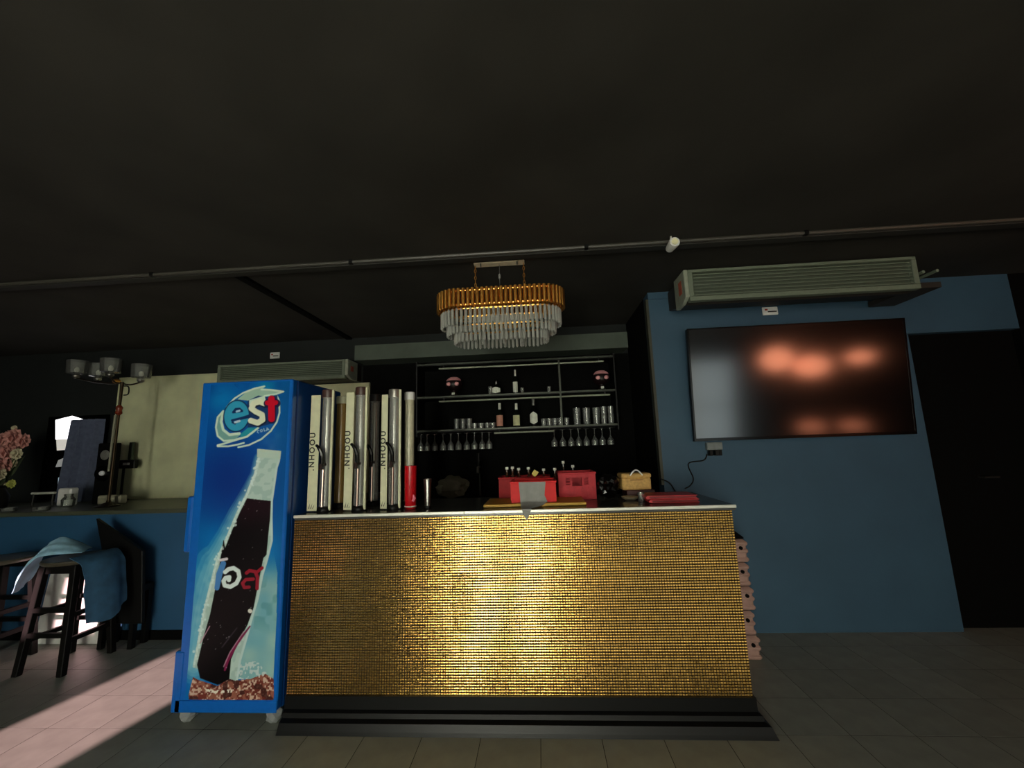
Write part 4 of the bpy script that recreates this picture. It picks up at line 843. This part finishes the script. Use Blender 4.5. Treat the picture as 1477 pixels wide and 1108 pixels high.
cloth('light blue cloth bunched up and hanging off the dark stool', 'draped_cloth', M_cl1,
      [[(x-.02, y+.1, sz+.03), (x+.03, y+.02, sz+.03), (x+.06, y-.04, sz+.024)], [(x-.09, y+.06, sz+.09), (x-.04, y-.02, sz+.075), (x-.0, y-.09, sz+.03)], [(x-.17, y+.0, sz+.13), (x-.15, y-.08, sz+.09), (x-.12, y-.15, sz+.025)], [(x-.24, y-.03, sz+.02), (x-.225, y-.11, sz-.02), (x-.19, y-.19, sz-.05)], [(x-.28, y-.05, sz-.14), (x-.26, y-.13, sz-.19), (x-.22, y-.21, sz-.2)]], 2)
cloth('teal blue towel hanging down the side of the dark stool', 'draped_towel', M_cl2,
      [[(x+.10, y-.15, sz+.01), (x+.12, y, sz+.012), (x+.11, y+.14, sz+.01)], [(x+.15, y-.17, sz+.012), (x+.17, y, sz+.014), (x+.165, y+.13, sz+.012)], [(x+.225, y-.15, sz-.05), (x+.245, y, sz-.03), (x+.235, y+.12, sz-.05)], [(x+.26, y-.15, sz-.22), (x+.29, y, sz-.2), (x+.27, y+.12, sz-.22)], [(x+.29, y-.14, sz-.42), (x+.32, y, sz-.44), (x+.29, y+.12, sz-.36)]], 5)
# white board behind the stool
w0, w1, w2, w3 = P(98, 925, 3.3), P(152, 905, 3.3), P(150, 812, 3.3), P(112, 815, 3.3)
wb = tag(MB().prism([(w0.x-.3, 3.30, .002), (w1.x, 3.30, .002), (w1.x, 3.365, .58), (w0.x-.3, 3.365, .58)], (0, .008, 0)).build('white_panel', M_white, org=(w0.x, 3.3, 0)), 'white panel leaning on the low blue wall behind the cluttered stool', 'panel')
# dark silhouette with a slanted back by the low wall, built as a chair
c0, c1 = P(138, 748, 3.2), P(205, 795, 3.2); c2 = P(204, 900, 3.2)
bch = thing('chair_silhouette', 'black chair-shaped silhouette with a slanted solid back beside the cluttered stool', 'chair', ((c0.x+c1.x)/2, 3.2, 0))
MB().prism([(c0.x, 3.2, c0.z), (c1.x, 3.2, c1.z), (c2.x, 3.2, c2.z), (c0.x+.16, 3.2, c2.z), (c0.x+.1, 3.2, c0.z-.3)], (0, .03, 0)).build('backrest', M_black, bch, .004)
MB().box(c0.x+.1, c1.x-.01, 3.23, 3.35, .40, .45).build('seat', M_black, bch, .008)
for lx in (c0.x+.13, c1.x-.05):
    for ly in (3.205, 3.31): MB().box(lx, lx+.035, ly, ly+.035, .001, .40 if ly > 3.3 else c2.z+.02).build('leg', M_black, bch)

# ------------------------------------------------------------------ unseen amber lamps and table added for the glow mirrored in the television
def glow(nm, label, loc, r, sc, k, hang=True):
    t = thing(nm, label, 'lamp', loc); m = mat('amber_glow_%s' % k, (255, 156, 116), .5, emit=k, var=.05)
    MB().blob((0, 0, 0), r, 3, 0, 1, sc).mesh('x', None); o = MB().blob(loc, r, 3, 0, 1, sc).build('shade', m, t, smooth=True)
    if hang: MB().path([(loc[0], loc[1], loc[2]+r*sc[2]*.98), (loc[0], loc[1], ZC)], .008, 6).build('cord', M_black, t); MB().lathe([(.06, -.02), (.06, 0)], 14, (loc[0], loc[1], ZC)).build('ceiling_rose', M_black, t)
    else: MB().lathe([(.05, -r*sc[2]-.03), (.06, -r*sc[2]-.02), (.03, -r*sc[2]+.01)], 14, loc).build('base', M_black, t)
    return t
def mirror(px, py, Y):
    t_ = math.atan(.075/(zt-zb)); n_ = Vector((0, -math.cos(t_), -math.sin(t_))); v_ = (P(px, py, 3.3)-P(px, py, 3.3)*0)
    pt = P(px, py, 3.26+.075*(zt-P(px, py, 3.29).z)/(zt-zb)); d = ray(px, py).normalized(); r_ = d-2*d.dot(n_)*n_
    return pt+r_*((Y-pt.y)/r_.y)
LK = 4.6
for px, py, Y, r, sc, lab in ((1120, 518, .3, .2, (1, 1, .85), 'added unseen amber globe pendant nearest the glazed door'), (1170, 528, .3, .2, (1.1, 1, .75), 'added unseen wide amber pendant between two other pendants'), (1240, 515, .6, .13, (1.2, 1, .7), 'added unseen small amber pendant by the right-hand wall')):
    q_ = mirror(px, py, Y); glow('added_pendant', lab, tuple(q_), r, sc, LK)  # unseen pendants added for the upper glow mirrored in the screen
q_ = mirror(1170, 616, .3); q2 = mirror(1230, 614, .3)
tb_ = thing('added_table', 'added unseen dark wooden high table beneath the amber pendants', 'table', ((q_.x+q2.x)/2, .3, 0)); zt_ = q_.z-.12  # unseen table added only to carry the lanterns
MB().box(q_.x-.4, q2.x+.3, .0, .6, zt_-.04, zt_).build('table_top', M_wood, tb_, .006)
for lx in (q_.x-.36, q2.x+.22):
    for ly in (.04, .5): MB().box(lx, lx+.05, ly, ly+.05, .001, zt_-.04).build('leg', M_wood, tb_)
for p_, lab, r in ((q_, 'added unseen low amber lantern nearest the glazed door', .09), (q2, 'added unseen low amber lantern nearest the right-hand wall', .085)):
    glow('added_lantern', lab, (p_.x, .3, zt_+.03+r), r, (2.2, 1, 1), 1.7, False)  # unseen lanterns added for the lower glow mirrored in the screen
